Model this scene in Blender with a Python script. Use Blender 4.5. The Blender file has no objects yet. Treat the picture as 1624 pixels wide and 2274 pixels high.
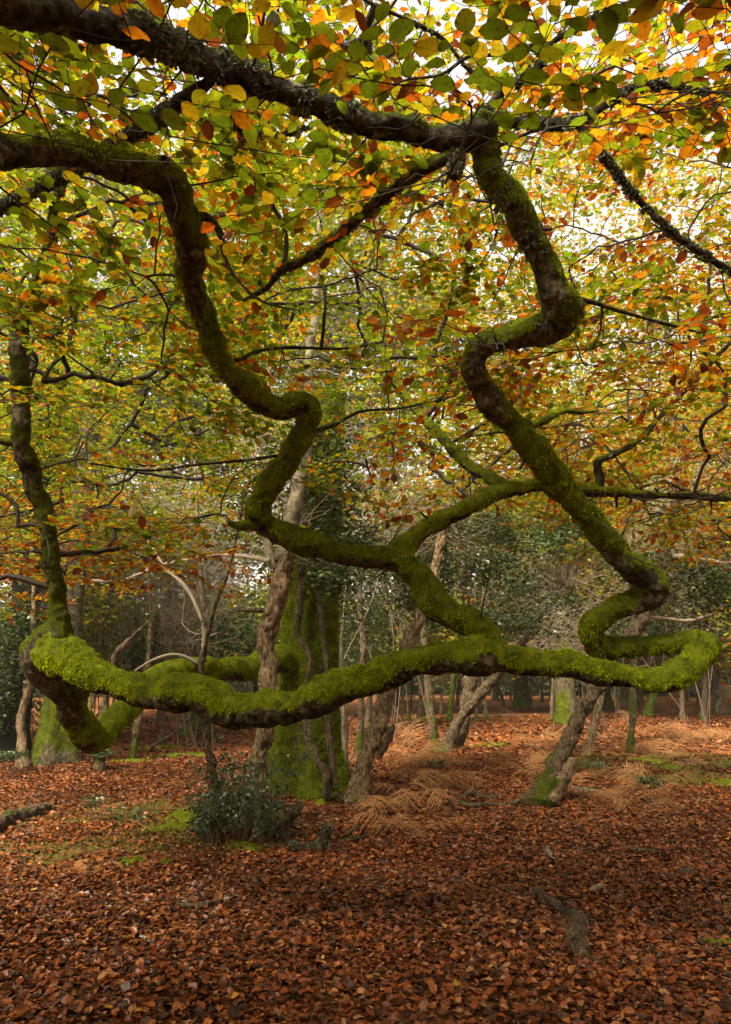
import bpy, math, random
import numpy as np
from mathutils import Matrix, Vector, Quaternion

random.seed(7)
rng = np.random.default_rng(7)
R = math.radians
S = bpy.context.scene
COL = S.collection

# ------------------------------------------------------------------ camera
CAMZ, TILT, F = 1.5, R(13.1), 1516.0           # F: focal length in units of a 1624 x 2274 picture
cam_d = bpy.data.cameras.new("camera")
cam_d.sensor_fit = 'VERTICAL'; cam_d.sensor_height = 36.0; cam_d.lens = 24.0
cam_d.clip_start = 0.05; cam_d.clip_end = 400
cam = bpy.data.objects.new("camera", cam_d); COL.objects.link(cam)
cam.location = (0, 0, CAMZ); cam.rotation_euler = (math.pi/2 + TILT, 0, 0)
S.camera = cam
# ------------------------------------------------------------------ sky, sun, exposure
SUN_EL, SUN_AZ = 48.0, -140.0                    # azimuth from +Y towards +X
W = bpy.data.worlds.new("World"); S.world = W; W.use_nodes = True
nt = W.node_tree; nt.nodes.clear()
wo = nt.nodes.new('ShaderNodeOutputWorld'); bg = nt.nodes.new('ShaderNodeBackground')
sk = nt.nodes.new('ShaderNodeTexSky'); hs = nt.nodes.new('ShaderNodeHueSaturation')
sk.sky_type = 'NISHITA'; sk.sun_disc = False
sk.sun_elevation = R(SUN_EL); sk.sun_rotation = R(SUN_AZ)
sk.air_density = 1.0; sk.dust_density = 4.0; sk.ozone_density = 1.0
hs.inputs['Saturation'].default_value = 0.12
bg.inputs['Strength'].default_value = 0.15
wm = nt.nodes.new('ShaderNodeMix'); wm.data_type = 'RGBA'; wm.blend_type = 'MULTIPLY'; wm.inputs[0].default_value = 1.0; wm.inputs[7].default_value = (1.0, .95, .86, 1)
nt.links.new(sk.outputs[0], hs.inputs['Color']); nt.links.new(hs.outputs[0], wm.inputs[6]); nt.links.new(wm.outputs[2], bg.inputs[0])
nt.links.new(bg.outputs[0], wo.inputs[0])
sun_d = bpy.data.lights.new("sun", 'SUN'); sun_d.energy = 2.8; sun_d.angle = R(14); sun_d.color = (1, .90, .74)
sun = bpy.data.objects.new("sun", sun_d); COL.objects.link(sun)
sd = Vector((math.sin(R(SUN_AZ))*math.cos(R(SUN_EL)), math.cos(R(SUN_AZ))*math.cos(R(SUN_EL)), math.sin(R(SUN_EL))))
sun.rotation_euler = sd.to_track_quat('Z', 'Y').to_euler()
S.view_settings.view_transform = 'Standard'; S.view_settings.look = 'None'
S.view_settings.gamma = 1.0; S.view_settings.exposure = 1.85
S.render.engine = 'CYCLES'
cy = S.cycles
cy.max_bounces = 8; cy.diffuse_bounces = 4; cy.glossy_bounces = 2; cy.transmission_bounces = 4
cy.use_denoising = True; cy.caustics_reflective = False; cy.caustics_refractive = False

# ------------------------------------------------------------------ maths helpers
ct, st = math.cos(TILT), math.sin(TILT)
def ray(u, v):
    a, b = (u-812.0)/F, -(v-1137.0)/F           # right, up in the camera
    return np.array([a, ct - b*st, st + b*ct])
def P(u, v, d):
    r = ray(u, v); return np.array([0, 0, CAMZ]) + r*(d/r[1])
def px2m(u, v, d, w):                            # width in picture units at that point -> metres
    p = P(u, v, d); zc = p[1]*ct + (p[2]-CAMZ)*st
    return w*zc/F
def project(X):
    x, y, z = X[:, 0], X[:, 1], X[:, 2]-CAMZ
    zc = y*ct + z*st; up = -y*st + z*ct
    zc_ = np.where(zc < .05, .05, zc)
    return 812 + F*x/zc_, 1137 - F*up/zc_, zc
def h3(ix, iy, iz, s=0):
    h = (ix.astype(np.int64)*374761393 + iy.astype(np.int64)*668265263 + iz.astype(np.int64)*2147483647 + s*974634777) & 0xffffffff
    h = ((h ^ (h >> 13))*1274126177) & 0xffffffff
    h = ((h ^ (h >> 16))*2246822519) & 0xffffffff
    return ((h ^ (h >> 15)) & 0xffff)/32767.5 - 1.0
def vnoise(X, s=0):
    i = np.floor(X).astype(np.int64); f = X-i; f = f*f*(3-2*f)
    o = np.zeros(len(X))
    for a in (0, 1):
        wa = f[:, 0] if a else 1-f[:, 0]
        for b in (0, 1):
            wb = f[:, 1] if b else 1-f[:, 1]
            for c in (0, 1):
                wc = f[:, 2] if c else 1-f[:, 2]
                o += wa*wb*wc*h3(i[:, 0]+a, i[:, 1]+b, i[:, 2]+c, s)
    return o
def fbm(X, fr, oc=3, s=0):
    o = np.zeros(len(X)); a = 1.0
    for k in range(oc):
        o += a*vnoise(X*fr + 17.3*k, s+k); fr *= 2.1; a *= .5
    return o
def sstep(a, b, x):
    t = np.clip((x-a)/(b-a), 0, 1); return t*t*(3-2*t)
def nrm(a):
    return a/np.maximum(np.linalg.norm(a, axis=-1, keepdims=True), 1e-9)
def ground(x, y):
    x = np.asarray(x, float); y = np.asarray(y, float)
    X = np.stack([x.ravel(), y.ravel(), np.zeros(x.size)], 1)
    h = .07*vnoise(X*.45, 3) + .04*vnoise(X*1.3, 5) + .014*vnoise(X*4.1, 6)*(np.abs(X[:, 1]) < 16)
    h *= sstep(60, 20, np.abs(X[:, 1]))
    h += .30*np.exp(-(((X[:, 0]-PB[0])**2 + (X[:, 1]-PB[1])**2)/2.2))*.25
    return h.reshape(x.shape)
def gz(x, y): return float(ground(np.array([x]), np.array([y]))[0])
PB = (0.0, 8.6)
def gp(u, v):                                    # point of the ground under a place of the picture
    r = ray(u, v); t = CAMZ/-r[2] if r[2] < -1e-4 else 60
    for _ in range(4):
        x, y = r[0]*t, r[1]*t
        t = (CAMZ - gz(x, y))/-r[2]
    return np.array([r[0]*t, r[1]*t, gz(r[0]*t, r[1]*t)])
_b = gp(668, 1768); PB = (float(_b[0]), float(_b[1]) + .35)

# ------------------------------------------------------------------ mesh helpers
def mk(name, V, Fc, mat, attrs=None, smooth=False):
    me = bpy.data.meshes.new(name)
    V = np.asarray(V, np.float32); Fc = np.asarray(Fc, np.int32)
    n, k = Fc.shape
    me.vertices.add(len(V)); me.vertices.foreach_set('co', V.ravel())
    me.loops.add(n*k); me.loops.foreach_set('vertex_index', Fc.ravel())
    me.polygons.add(n)
    me.polygons.foreach_set('loop_start', np.arange(0, n*k, k, dtype=np.int32))
    if smooth: me.polygons.foreach_set('use_smooth', np.ones(n, dtype=bool))
    for an, av in (attrs or {}).items():
        av = np.asarray(av, np.float32)
        if av.ndim == 1:
            a = me.attributes.new(an, 'FLOAT', 'POINT'); a.data.foreach_set('value', av)
        elif av.shape[1] == 4:
            a = me.attributes.new(an, 'FLOAT_COLOR', 'POINT'); a.data.foreach_set('color', av.ravel())
        else:
            a = me.attributes.new(an, 'FLOAT_VECTOR', 'POINT'); a.data.foreach_set('vector', av.ravel())
    me.update(calc_edges=True)
    if mat: me.materials.append(mat)
    return me
def add(name, me, parent=None, kind=None, local=False, **kw):
    o = bpy.data.objects.new(name, me); COL.objects.link(o)
    if parent is not None:
        o.parent = parent
        if not local and parent.type == 'EMPTY':
            o.matrix_parent_inverse = Matrix.Translation(-Vector(parent.location))
    if kind: o['kind'] = kind
    for k, v in kw.items(): o[k] = v
    return o
def thing(name, label, cat, loc, group=None):
    o = bpy.data.objects.new(name, None); COL.objects.link(o)
    o.location = [float(c) for c in loc]; o.empty_display_size = .1
    o['label'] = label; o['category'] = cat
    if group: o['group'] = group
    return o
class Acc:                                       # collects geometry of one mesh
    def __init__(s): s.V, s.F, s.A, s.n = [], [], {}, 0
    def put(s, V, Fc, **at):
        if len(V) == 0: return
        s.V.append(V); s.F.append(np.asarray(Fc)+s.n); s.n += len(V)
        for k, a in at.items(): s.A.setdefault(k, []).append(a)
    def mesh(s, name, mat, smooth=False):
        return mk(name, np.concatenate(s.V), np.concatenate(s.F), mat, {k: np.concatenate(a) for k, a in s.A.items()}, smooth)

def catmull(pts, n):                             # pts (k, m) -> n samples, centripetal-ish by chord length
    pts = np.asarray(pts, float); k = len(pts)
    d = np.linalg.norm(np.diff(pts[:, :3], axis=0), axis=1); t = np.concatenate([[0], np.cumsum(d)])
    s = np.linspace(0, t[-1], n); i = np.clip(np.searchsorted(t, s, side='right')-1, 0, k-2)
    m = np.zeros_like(pts)
    for j in range(k):
        a, b = max(j-1, 0), min(j+1, k-1); m[j] = (pts[b]-pts[a])/max(t[b]-t[a], 1e-9)
    L = (t[i+1]-t[i])[:, None]; x = ((s-t[i])/np.maximum(t[i+1]-t[i], 1e-9))[:, None]
    h00 = 2*x**3-3*x**2+1; h10 = x**3-2*x**2+x; h01 = -2*x**3+3*x**2; h11 = x**3-x**2
    return h00*pts[i]+h10*L*m[i]+h01*pts[i+1]+h11*L*m[i+1]
def frames(C):
    T = nrm(np.gradient(C, axis=0)); N = np.zeros_like(C)
    up = np.array([0, 0, 1.0]) if abs(T[0, 2]) < .9 else np.array([1.0, 0, 0])
    n = up - T[0]*np.dot(up, T[0]); n /= np.linalg.norm(n)
    for i in range(len(C)):
        n = n - T[i]*np.dot(n, T[i]); n /= max(np.linalg.norm(n), 1e-9); N[i] = n
    return T, N, np.cross(T, N)
def tube(C, Rr, ns, cap=True):
    T, N, B = frames(C); n = len(C)
    a = np.linspace(0, 2*math.pi, ns, endpoint=False)
    D = N[:, None, :]*np.cos(a)[None, :, None] + B[:, None, :]*np.sin(a)[None, :, None]
    V = (C[:, None, :] + D*Rr[:, None, None]).reshape(-1, 3)
    i = np.arange(n-1)[:, None]*ns; j = np.arange(ns)[None, :]; k = (np.arange(ns)+1) % ns
    Fc = np.stack([i+j, i+k[None, :], i+ns+k[None, :], i+ns+j], 2).reshape(-1, 4)
    if cap:
        V = np.concatenate([V, C[:1]-T[:1]*Rr[0]*.35, C[-1:]+T[-1:]*Rr[-1]*.5])
        b0, b1 = n*ns, n*ns+1; e = (n-1)*ns
        f0 = np.stack([np.full(ns, b0), k, np.arange(ns), np.full(ns, b0)], 1)
        f1 = np.stack([np.full(ns, b1), e+np.arange(ns), e+k, np.full(ns, b1)], 1)
        Fc = np.concatenate([Fc, f0, f1])
    return V, Fc, D.reshape(-1, 3)
def tris(Fc):                                    # quads -> tris, dropping the degenerate ones of the caps
    a = Fc[:, [0, 1, 2]]; b = Fc[:, [0, 2, 3]]
    b = b[(b[:, 0] != b[:, 2])]
    return np.concatenate([a, b])
def thin(lines):                                 # many thin 3-sided tubes: list of (C, r0, r1)
    ac = Acc()
    for C, r0, r1 in lines:
        V, Fc, _ = tube(np.asarray(C, float), np.linspace(r0, r1, len(C)), 3, cap=False)
        ac.put(V, tris(Fc))
    return ac
def vnormals(V, T):
    n = np.cross(V[T[:, 1]]-V[T[:, 0]], V[T[:, 2]]-V[T[:, 0]])
    o = np.zeros_like(V)
    for k in range(3): np.add.at(o, T[:, k], n)
    return nrm(o)

# ------------------------------------------------------------------ materials
def newmat(name):
    m = bpy.data.materials.new(name); m.use_nodes = True
    t = m.node_tree; t.nodes.clear(); return m, t
def N_(t, typ, **kw):
    n = t.nodes.new(typ)
    for k, v in kw.items(): setattr(n, k, v)
    return n
def noise_(t, scale, detail=4, vec=None, rough=.6):
    n = N_(t, 'ShaderNodeTexNoise'); n.inputs['Scale'].default_value = scale
    n.inputs['Detail'].default_value = detail; n.inputs['Roughness'].default_value = rough
    if vec is not None: t.links.new(vec, n.inputs['Vector'])
    return n
def ramp_(t, src, stops):
    r = N_(t, 'ShaderNodeValToRGB'); e = r.color_ramp.elements
    while len(e) < len(stops): e.new(.5)
    for q, (p, c) in zip(e, stops): q.position = p; q.color = (*c, 1) if len(c) == 3 else c
    t.links.new(src, r.inputs[0]); return r
def mix_(t, fac, a, b, blend='MIX'):
    m = N_(t, 'ShaderNodeMix', data_type='RGBA', blend_type=blend)
    for s, v in ((m.inputs[0], fac), (m.inputs[6], a), (m.inputs[7], b)):
        if isinstance(v, (int, float)): s.default_value = v
        elif isinstance(v, tuple): s.default_value = (*v, 1)
        else: t.links.new(v, s)
    return m.outputs[2]
def bump_(t, h, strength, dist):
    b = N_(t, 'ShaderNodeBump'); b.inputs['Strength'].default_value = strength; b.inputs['Distance'].default_value = dist
    t.links.new(h, b.inputs['Height']); return b.outputs[0]
def attr_(t, name):
    return N_(t, 'ShaderNodeAttribute', attribute_name=name)
def out_(t, sh):
    o = N_(t, 'ShaderNodeOutputMaterial'); t.links.new(sh, o.inputs[0])
def princ_(t, col, rough=.8, spec=.3, normal=None):
    p = N_(t, 'ShaderNodeBsdfPrincipled')
    if isinstance(col, tuple): p.inputs['Base Color'].default_value = (*col, 1)
    else: t.links.new(col, p.inputs['Base Color'])
    if isinstance(rough, (int, float)): p.inputs['Roughness'].default_value = rough
    else: t.links.new(rough, p.inputs['Roughness'])
    p.inputs['Specular IOR Level'].default_value = spec
    if normal is not None: t.links.new(normal, p.inputs['Normal'])
    return p.outputs[0]

def leaf_material(name, trans=.5, gloss=.05, rough=.45, veins=True, spots=True):
    m, t = newmat(name)
    c = attr_(t, 'Col'); col = c.outputs['Color']; L = t.links
    luv = attr_(t, 'luv')
    if veins:
        sep = N_(t, 'ShaderNodeSeparateXYZ'); L.new(luv.outputs['Vector'], sep.inputs[0])
        ab = N_(t, 'ShaderNodeMath', operation='ABSOLUTE'); L.new(sep.outputs[1], ab.inputs[0])
        a1 = N_(t, 'ShaderNodeMath', operation='MULTIPLY'); L.new(ab.outputs[0], a1.inputs[0]); a1.inputs[1].default_value = .9
        a2 = N_(t, 'ShaderNodeMath', operation='SUBTRACT'); L.new(sep.outputs[0], a2.inputs[0]); L.new(a1.outputs[0], a2.inputs[1])
        a3 = N_(t, 'ShaderNodeMath', operation='MULTIPLY'); L.new(a2.outputs[0], a3.inputs[0]); a3.inputs[1].default_value = 62.0
        a4 = N_(t, 'ShaderNodeMath', operation='SINE'); L.new(a3.outputs[0], a4.inputs[0])
        vr = ramp_(t, a4.outputs[0], [(.72, (1, 1, 1)), (1.0, (.58, .55, .5))])
        mid = ramp_(t, ab.outputs[0], [(.0, (.7, .68, .6)), (.035, (1, 1, 1))])
        col = mix_(t, 1.0, col, vr.outputs[0], 'MULTIPLY'); col = mix_(t, 1.0, col, mid.outputs[0], 'MULTIPLY')
    if spots:
        off = N_(t, 'ShaderNodeVectorMath', operation='ADD'); L.new(luv.outputs['Vector'], off.inputs[0])
        sc = N_(t, 'ShaderNodeVectorMath', operation='SCALE'); sc.inputs['Scale'].default_value = 37.0
        cb = N_(t, 'ShaderNodeCombineXYZ'); L.new(c.outputs['Alpha'], cb.inputs[2]); L.new(c.outputs['Alpha'], cb.inputs[0])
        L.new(cb.outputs[0], sc.inputs[0]); L.new(sc.outputs[0], off.inputs[1])
        ns = noise_(t, 5.5, 3, off.outputs[0], .65)
        e1 = N_(t, 'ShaderNodeVectorMath', operation='SUBTRACT'); L.new(luv.outputs['Vector'], e1.inputs[0]); e1.inputs[1].default_value = (.5, 0, 0)
        e2 = N_(t, 'ShaderNodeVectorMath', operation='MULTIPLY'); L.new(e1.outputs[0], e2.inputs[0]); e2.inputs[1].default_value = (1.9, 2.6, 0)
        e3 = N_(t, 'ShaderNodeVectorMath', operation='LENGTH'); L.new(e2.outputs[0], e3.inputs[0])
        e4 = N_(t, 'ShaderNodeMath', operation='POWER'); L.new(e3.outputs[1], e4.inputs[0]); e4.inputs[1].default_value = 3.0
        e5 = N_(t, 'ShaderNodeMath', operation='MULTIPLY_ADD'); L.new(e4.outputs[0], e5.inputs[0]); e5.inputs[1].default_value = .13; L.new(ns.outputs[0], e5.inputs[2])
        sp = ramp_(t, e5.outputs[0], [(.58, (0, 0, 0)), (.66, (1, 1, 1))])
        col = mix_(t, sp.outputs[0], col, mix_(t, 1.0, col, (.62, .32, .22), 'MULTIPLY'))
        n2 = noise_(t, 2.2, 2, off.outputs[0], .5)
        v2 = ramp_(t, n2.outputs[0], [(.3, (.75, .78, .8)), (.7, (1.15, 1.12, 1.0))])
        col = mix_(t, 1.0, col, v2.outputs[0], 'MULTIPLY')
    d = N_(t, 'ShaderNodeBsdfDiffuse'); L.new(col, d.inputs[0])
    sh = d.outputs[0]
    if trans:
        tr = N_(t, 'ShaderNodeBsdfTranslucent')
        tc = mix_(t, 1.0, col, (1.2, 1.12, .62), 'MULTIPLY'); L.new(tc, tr.inputs[0])
        mx = N_(t, 'ShaderNodeMixShader'); mx.inputs[0].default_value = trans
        L.new(sh, mx.inputs[1]); L.new(tr.outputs[0], mx.inputs[2]); sh = mx.outputs[0]
    g = N_(t, 'ShaderNodeBsdfGlossy'); g.inputs['Roughness'].default_value = rough
    g.inputs[0].default_value = (1, .98, .92, 1)
    mg = N_(t, 'ShaderNodeMixShader'); mg.inputs[0].default_value = gloss
    L.new(sh, mg.inputs[1]); L.new(g.outputs[0], mg.inputs[2])
    out_(t, mg.outputs[0]); return m

M_leaf = leaf_material('beech_leaf', .70, .025)
M_litter = leaf_material('fallen_leaf', .12, .028, .42, True, True)
M_far = leaf_material('far_leaf', .5, .02, .6, False, False)
M_holly = leaf_material('holly_leaf', .2, .05, .36, False, False)
M_fern = leaf_material('dry_bracken', .3, .02, .6, False, False)

def bark_material(name, c0, c1, c2, mossc=((.018, .025, .003), (.095, .115, .006)), scale=30, bump=.8, stretch=None, lichen=.0):
    m, t = newmat(name); L = t.links
    tc = N_(t, 'ShaderNodeTexCoord'); vec = tc.outputs['Object']
    if stretch:
        mp = N_(t, 'ShaderNodeMapping'); mp.inputs['Scale'].default_value = stretch; L.new(vec, mp.inputs[0]); vec2 = mp.outputs[0]
    else: vec2 = vec
    n1 = noise_(t, scale, 6, vec2, .65); n2 = noise_(t, scale*.22, 4, vec, .6); n3 = noise_(t, 190, 3, vec, .7)
    bark = ramp_(t, n1.outputs[0], [(.36, c0), (.5, c1), (.64, c2)])
    tint = ramp_(t, n2.outputs[0], [(.35, (.5, .48, .42)), (.65, (1.25, 1.2, 1.1))])
    bark = mix_(t, 1.0, bark.outputs[0], tint.outputs[0], 'MULTIPLY')
    if lichen:
        vo = noise_(t, 9, 5, vec, .7)
        lf = ramp_(t, vo.outputs[0], [(.60-lichen*.1, (0, 0, 0)), (.66-lichen*.1, (1, 1, 1))])
        bark = mix_(t, lf.outputs[0], bark, (.24, .25, .17))
    n4 = noise_(t, 60, 4, vec, .7)
    n5 = noise_(t, 13, 3, vec, .6); n6 = N_(t, 'ShaderNodeMath', operation='MULTIPLY_ADD'); L.new(n5.outputs[0], n6.inputs[0]); n6.inputs[1].default_value = .6
    n7 = N_(t, 'ShaderNodeMath', operation='MULTIPLY'); L.new(n4.outputs[0], n7.inputs[0]); n7.inputs[1].default_value = .4; L.new(n7.outputs[0], n6.inputs[2])
    mo = ramp_(t, n6.outputs[0], [(.36, mossc[0]), (.64, mossc[1])])
    ma = attr_(t, 'moss')
    md = N_(t, 'ShaderNodeMath', operation='ADD'); L.new(ma.outputs['Fac'], md.inputs[0])
    s3 = N_(t, 'ShaderNodeMath', operation='MULTIPLY_ADD'); L.new(n4.outputs[0], s3.inputs[0]); s3.inputs[1].default_value = .6; s3.inputs[2].default_value = -.3
    L.new(s3.outputs[0], md.inputs[1])
    mf = ramp_(t, md.outputs[0], [(.30, (0, 0, 0)), (.55, (1, 1, 1))])
    col = mix_(t, mf.outputs[0], bark, mo.outputs[0])
    hh = N_(t, 'ShaderNodeMath', operation='ADD'); L.new(n1.outputs[0], hh.inputs[0]); L.new(n3.outputs[0], hh.inputs[1])
    nb = bump_(t, hh.outputs[0], bump, .022)
    out_(t, princ_(t, col, .9, .12, nb)); return m
M_trunk = bark_material('mossy_trunk_bark', (.020, .016, .008), (.078, .065, .034), (.18, .15, .095), mossc=((.020, .028, .003), (.125, .145, .006)))
M_zig = bark_material('olive_limb_bark', (.020, .016, .008), (.078, .065, .034), (.18, .15, .095), mossc=((.030, .042, .003), (.165, .195, .006)), lichen=.1)
M_limb = bark_material('mossy_beech_bark', (.014, .011, .005), (.055, .043, .019), (.15, .12, .065), mossc=((.040, .054, .003), (.21, .245, .006)), lichen=-.1)
M_dark = bark_material('dark_wet_bark', (.010, .008, .005), (.042, .034, .019), (.105, .088, .056), lichen=.2)
M_shade = bark_material('shade_black_bark', (.006, .007, .003), (.014, .015, .006), (.03, .032, .012))  # near-black tones put the edge trunk's deep shade into its bark colour
M_flake = bark_material('flaking_brown_bark', (.065, .040, .020), (.235, .162, .088), (.42, .32, .20), scale=48, stretch=(1, 1, .3), bump=1.0)
M_grey = bark_material('pale_grey_bark', (.10, .082, .055), (.19, .158, .108), (.28, .24, .175), scale=18, bump=.4)
M_stem = bark_material('rough_stem_bark', (.026, .018, .010), (.105, .075, .042), (.23, .175, .11), scale=55, stretch=(1, 1, .3), bump=1.0)
M_dead = bark_material('dead_wood', (.035, .024, .015), (.12, .085, .052), (.24, .18, .12), scale=40, stretch=(1.6, 1.6, .3), bump=1.0)
def plain(name, a, b, scale=40, rough=.8):
    m, t = newmat(name); n = noise_(t, scale, 4)
    r = ramp_(t, n.outputs[0], [(.3, a), (.7, b)]); out_(t, princ_(t, r.outputs[0], rough, .25, bump_(t, n.outputs[0], .5, .005))); return m
M_twig = plain('dark_twig', (.018, .013, .009), (.05, .037, .024))
M_pale = plain('pale_twig', (.20, .155, .10), (.36, .30, .21))
M_tan = plain('brown_twig', (.09, .062, .036), (.2, .145, .09))
def colmat(name, rough=.9, trans=0.0):
    m, t = newmat(name); c = attr_(t, 'Col')
    d = N_(t, 'ShaderNodeBsdfDiffuse'); t.links.new(c.outputs['Color'], d.inputs[0]); sh = d.outputs[0]
    if trans:
        tr = N_(t, 'ShaderNodeBsdfTranslucent'); t.links.new(c.outputs['Color'], tr.inputs[0])
        mx = N_(t, 'ShaderNodeMixShader'); mx.inputs[0].default_value = trans
        t.links.new(sh, mx.inputs[1]); t.links.new(tr.outputs[0], mx.inputs[2]); sh = mx.outputs[0]
    out_(t, sh); return m
M_moss = colmat('moss_fronds', .9, .35)
M_lich = colmat('lichen', .9, .1)
M_grass = colmat('grass', .8, .3)

def ground_material():
    m, t = newmat('forest_floor'); L = t.links
    tc = N_(t, 'ShaderNodeTexCoord'); vec = tc.outputs['Object']
    wn = noise_(t, 9, 3, vec); av = N_(t, 'ShaderNodeVectorMath', operation='MULTIPLY_ADD')
    L.new(wn.outputs['Color'], av.inputs[0]); av.inputs[1].default_value = (.06, .06, 0); L.new(vec, av.inputs[2])
    vo = N_(t, 'ShaderNodeTexVoronoi'); vo.inputs['Scale'].default_value = 17; L.new(av.outputs[0], vo.inputs['Vector'])
    sep = N_(t, 'ShaderNodeSeparateColor'); L.new(vo.outputs['Color'], sep.inputs[0])
    lc = ramp_(t, sep.outputs[0], [(0, (.035, .016, .007)), (.3, (.10, .036, .011)), (.6, (.19, .068, .018)), (.85, (.27, .11, .034)), (1, (.31, .16, .07))])
    big = noise_(t, .55, 4, vec); bt = ramp_(t, big.outputs[0], [(.35, (.62, .6, .56)), (.65, (1.15, 1.1, 1.05))])
    col = mix_(t, 1.0, lc.outputs[0], bt.outputs[0], 'MULTIPLY')
    gm = attr_(t, 'moss'); gn = noise_(t, 3.2, 5, vec, .7)
    ad = N_(t, 'ShaderNodeMath', operation='MULTIPLY'); L.new(gm.outputs['Fac'], ad.inputs[0]); L.new(gn.outputs[0], ad.inputs[1])
    gf = ramp_(t, ad.outputs[0], [(.34, (0, 0, 0)), (.46, (.85, .85, .85))])
    gc = ramp_(t, noise_(t, 45, 3, vec).outputs[0], [(.35, (.035, .04, .006)), (.65, (.13, .125, .018))])
    col = mix_(t, gf.outputs[0], col, gc.outputs[0])
    nb = bump_(t, vo.outputs['Distance'], .9, .03)
    out_(t, princ_(t, col, .9, .08, nb)); return m
M_ground = ground_material()

# ------------------------------------------------------------------ ground
def mossmask(X, Y):                              # where grass and moss come through the litter
    a = 1.25*np.exp(-(((X+2.9)/2.0)**2 + ((Y-7.0)/1.7)**2))
    b = 1.3*np.exp(-(((X-5.4)/2.8)**2 + ((Y-11.5)/2.6)**2))
    c = .9*np.exp(-(((X+1.2)/.9)**2 + ((Y-7.0)/.8)**2))
    d = .8*np.exp(-(((X+.5)/14)**2 + ((Y-24)/7)**2))
    return np.clip(a+b+c+d, 0, 1)
xs = np.concatenate([np.linspace(-90, -14, 26), np.linspace(-13, 13, 200), np.linspace(14, 90, 26)])
ys = np.concatenate([np.linspace(-60, -6, 16), np.linspace(-5, 20, 190), np.linspace(20.6, 34, 40), np.linspace(36, 110, 26)])
GX, GY = np.meshgrid(xs, ys); GZ = ground(GX, GY)
nx, ny = len(xs), len(ys)
ii = (np.arange(ny-1)[:, None]*nx + np.arange(nx-1)[None, :]).ravel()
g_me = mk('ground', np.stack([GX.ravel(), GY.ravel(), GZ.ravel()], 1), np.stack([ii, ii+1, ii+nx+1, ii+nx], 1), M_ground, {'moss': mossmask(GX, GY).ravel()}, True)
ground_o = add('ground', g_me, kind='structure', label='forest floor of brown leaf litter with mossy patches', category='ground')

# ------------------------------------------------------------------ limbs: shape + moss
def spl(pts, step):                              # [(u, v, depth, width)] -> centre line and radii in metres
    q = np.array([[*P(u, v, d), px2m(u, v, d, w)/2] for u, v, d, w in pts])
    L = np.linalg.norm(np.diff(q[:, :3], axis=0), axis=1).sum()
    s = catmull(q, max(6, int(L/step)))
    s[:, 3] = np.maximum(s[:, 3], .0015); return s
SKEL = []                                        # (centre, radius) of the big limbs, for twigs and clearing
def limb(name, s, ns, parent, mat, moss=.2, under=0.0, amp=.007, pad=.010, strands=0, strand_len=.02, seed=0, mcol=1.0, mossfn=None, knob=0.0, label=None, ridge=0.0, rscale=.95, jig=.22):
    C, Rr = s[:, :3].copy(), s[:, 3].copy()
    Rr = Rr*rscale
    if knob: Rr = Rr*(1 + knob*1.3*fbm(C, 3.2, 2, seed+40) + knob*.8*fbm(C, 9.5, 2, seed+44))
    if jig: C = C + jig*Rr[:, None]*np.stack([fbm(C, 4.5, 2, seed+81), fbm(C, 4.5, 2, seed+82), fbm(C, 4.5, 2, seed+83)], 1)
    V, Fc, D = tube(C, Rr, ns)
    n = len(C)*ns
    base = V[:n].copy(); ax = np.repeat(np.arange(len(C))/max(len(C)-1, 1), ns)
    rr = np.repeat(Rr, ns)
    up = D[:, 2]
    nz = fbm(base, 9, 3, seed); nl = fbm(base, 2.6, 2, seed+9)
    mo = up*.46 + moss + .30 + .26*nz + .30*nl
    if mossfn is not None: mo = mo + mossfn(ax)
    mo = sstep(.0, .5, mo)
    disp = amp*fbm(base, 34, 3, seed+3) + amp*1.6*fbm(base, 8, 2, seed+5) + pad*mo*(.55 + .9*fbm(base, 15, 2, seed+6))
    if ridge:
        q = base*np.array([1, 1, .28]) + .05*np.stack([nz, nl, nz], 1); disp = disp + ridge*(1-2.2*np.abs(vnoise(q*24, seed+70))) + ridge*.6*(1-2.2*np.abs(vnoise(q*55, seed+71)))
    disp = disp + .11*rr*fbm(base, 5.5, 2, seed+90)
    disp *= np.minimum(1, rr/.03)
    V[:n] += D*disp[:, None]
    moa = np.concatenate([mo, [mo[:ns].mean(), mo[-ns:].mean()]])
    me = mk(name, V, tris(Fc), mat, {'moss': moa}, True)
    o = add(name, me, parent)
    if label: o['label'] = label
    if strands:
        T = tris(Fc); v0, v1, v2 = V[T[:, 0]], V[T[:, 1]], V[T[:, 2]]
        fn = np.cross(v1-v0, v2-v0); ar = np.linalg.norm(fn, axis=1)/2; fn = nrm(fn)
        fm = moa[T].mean(1)
        w = ar*np.clip(fm-.18, 0, 1); cnt = int(strands*w.sum())
        if cnt > 10:
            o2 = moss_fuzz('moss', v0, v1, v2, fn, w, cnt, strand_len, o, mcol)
    return o
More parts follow.
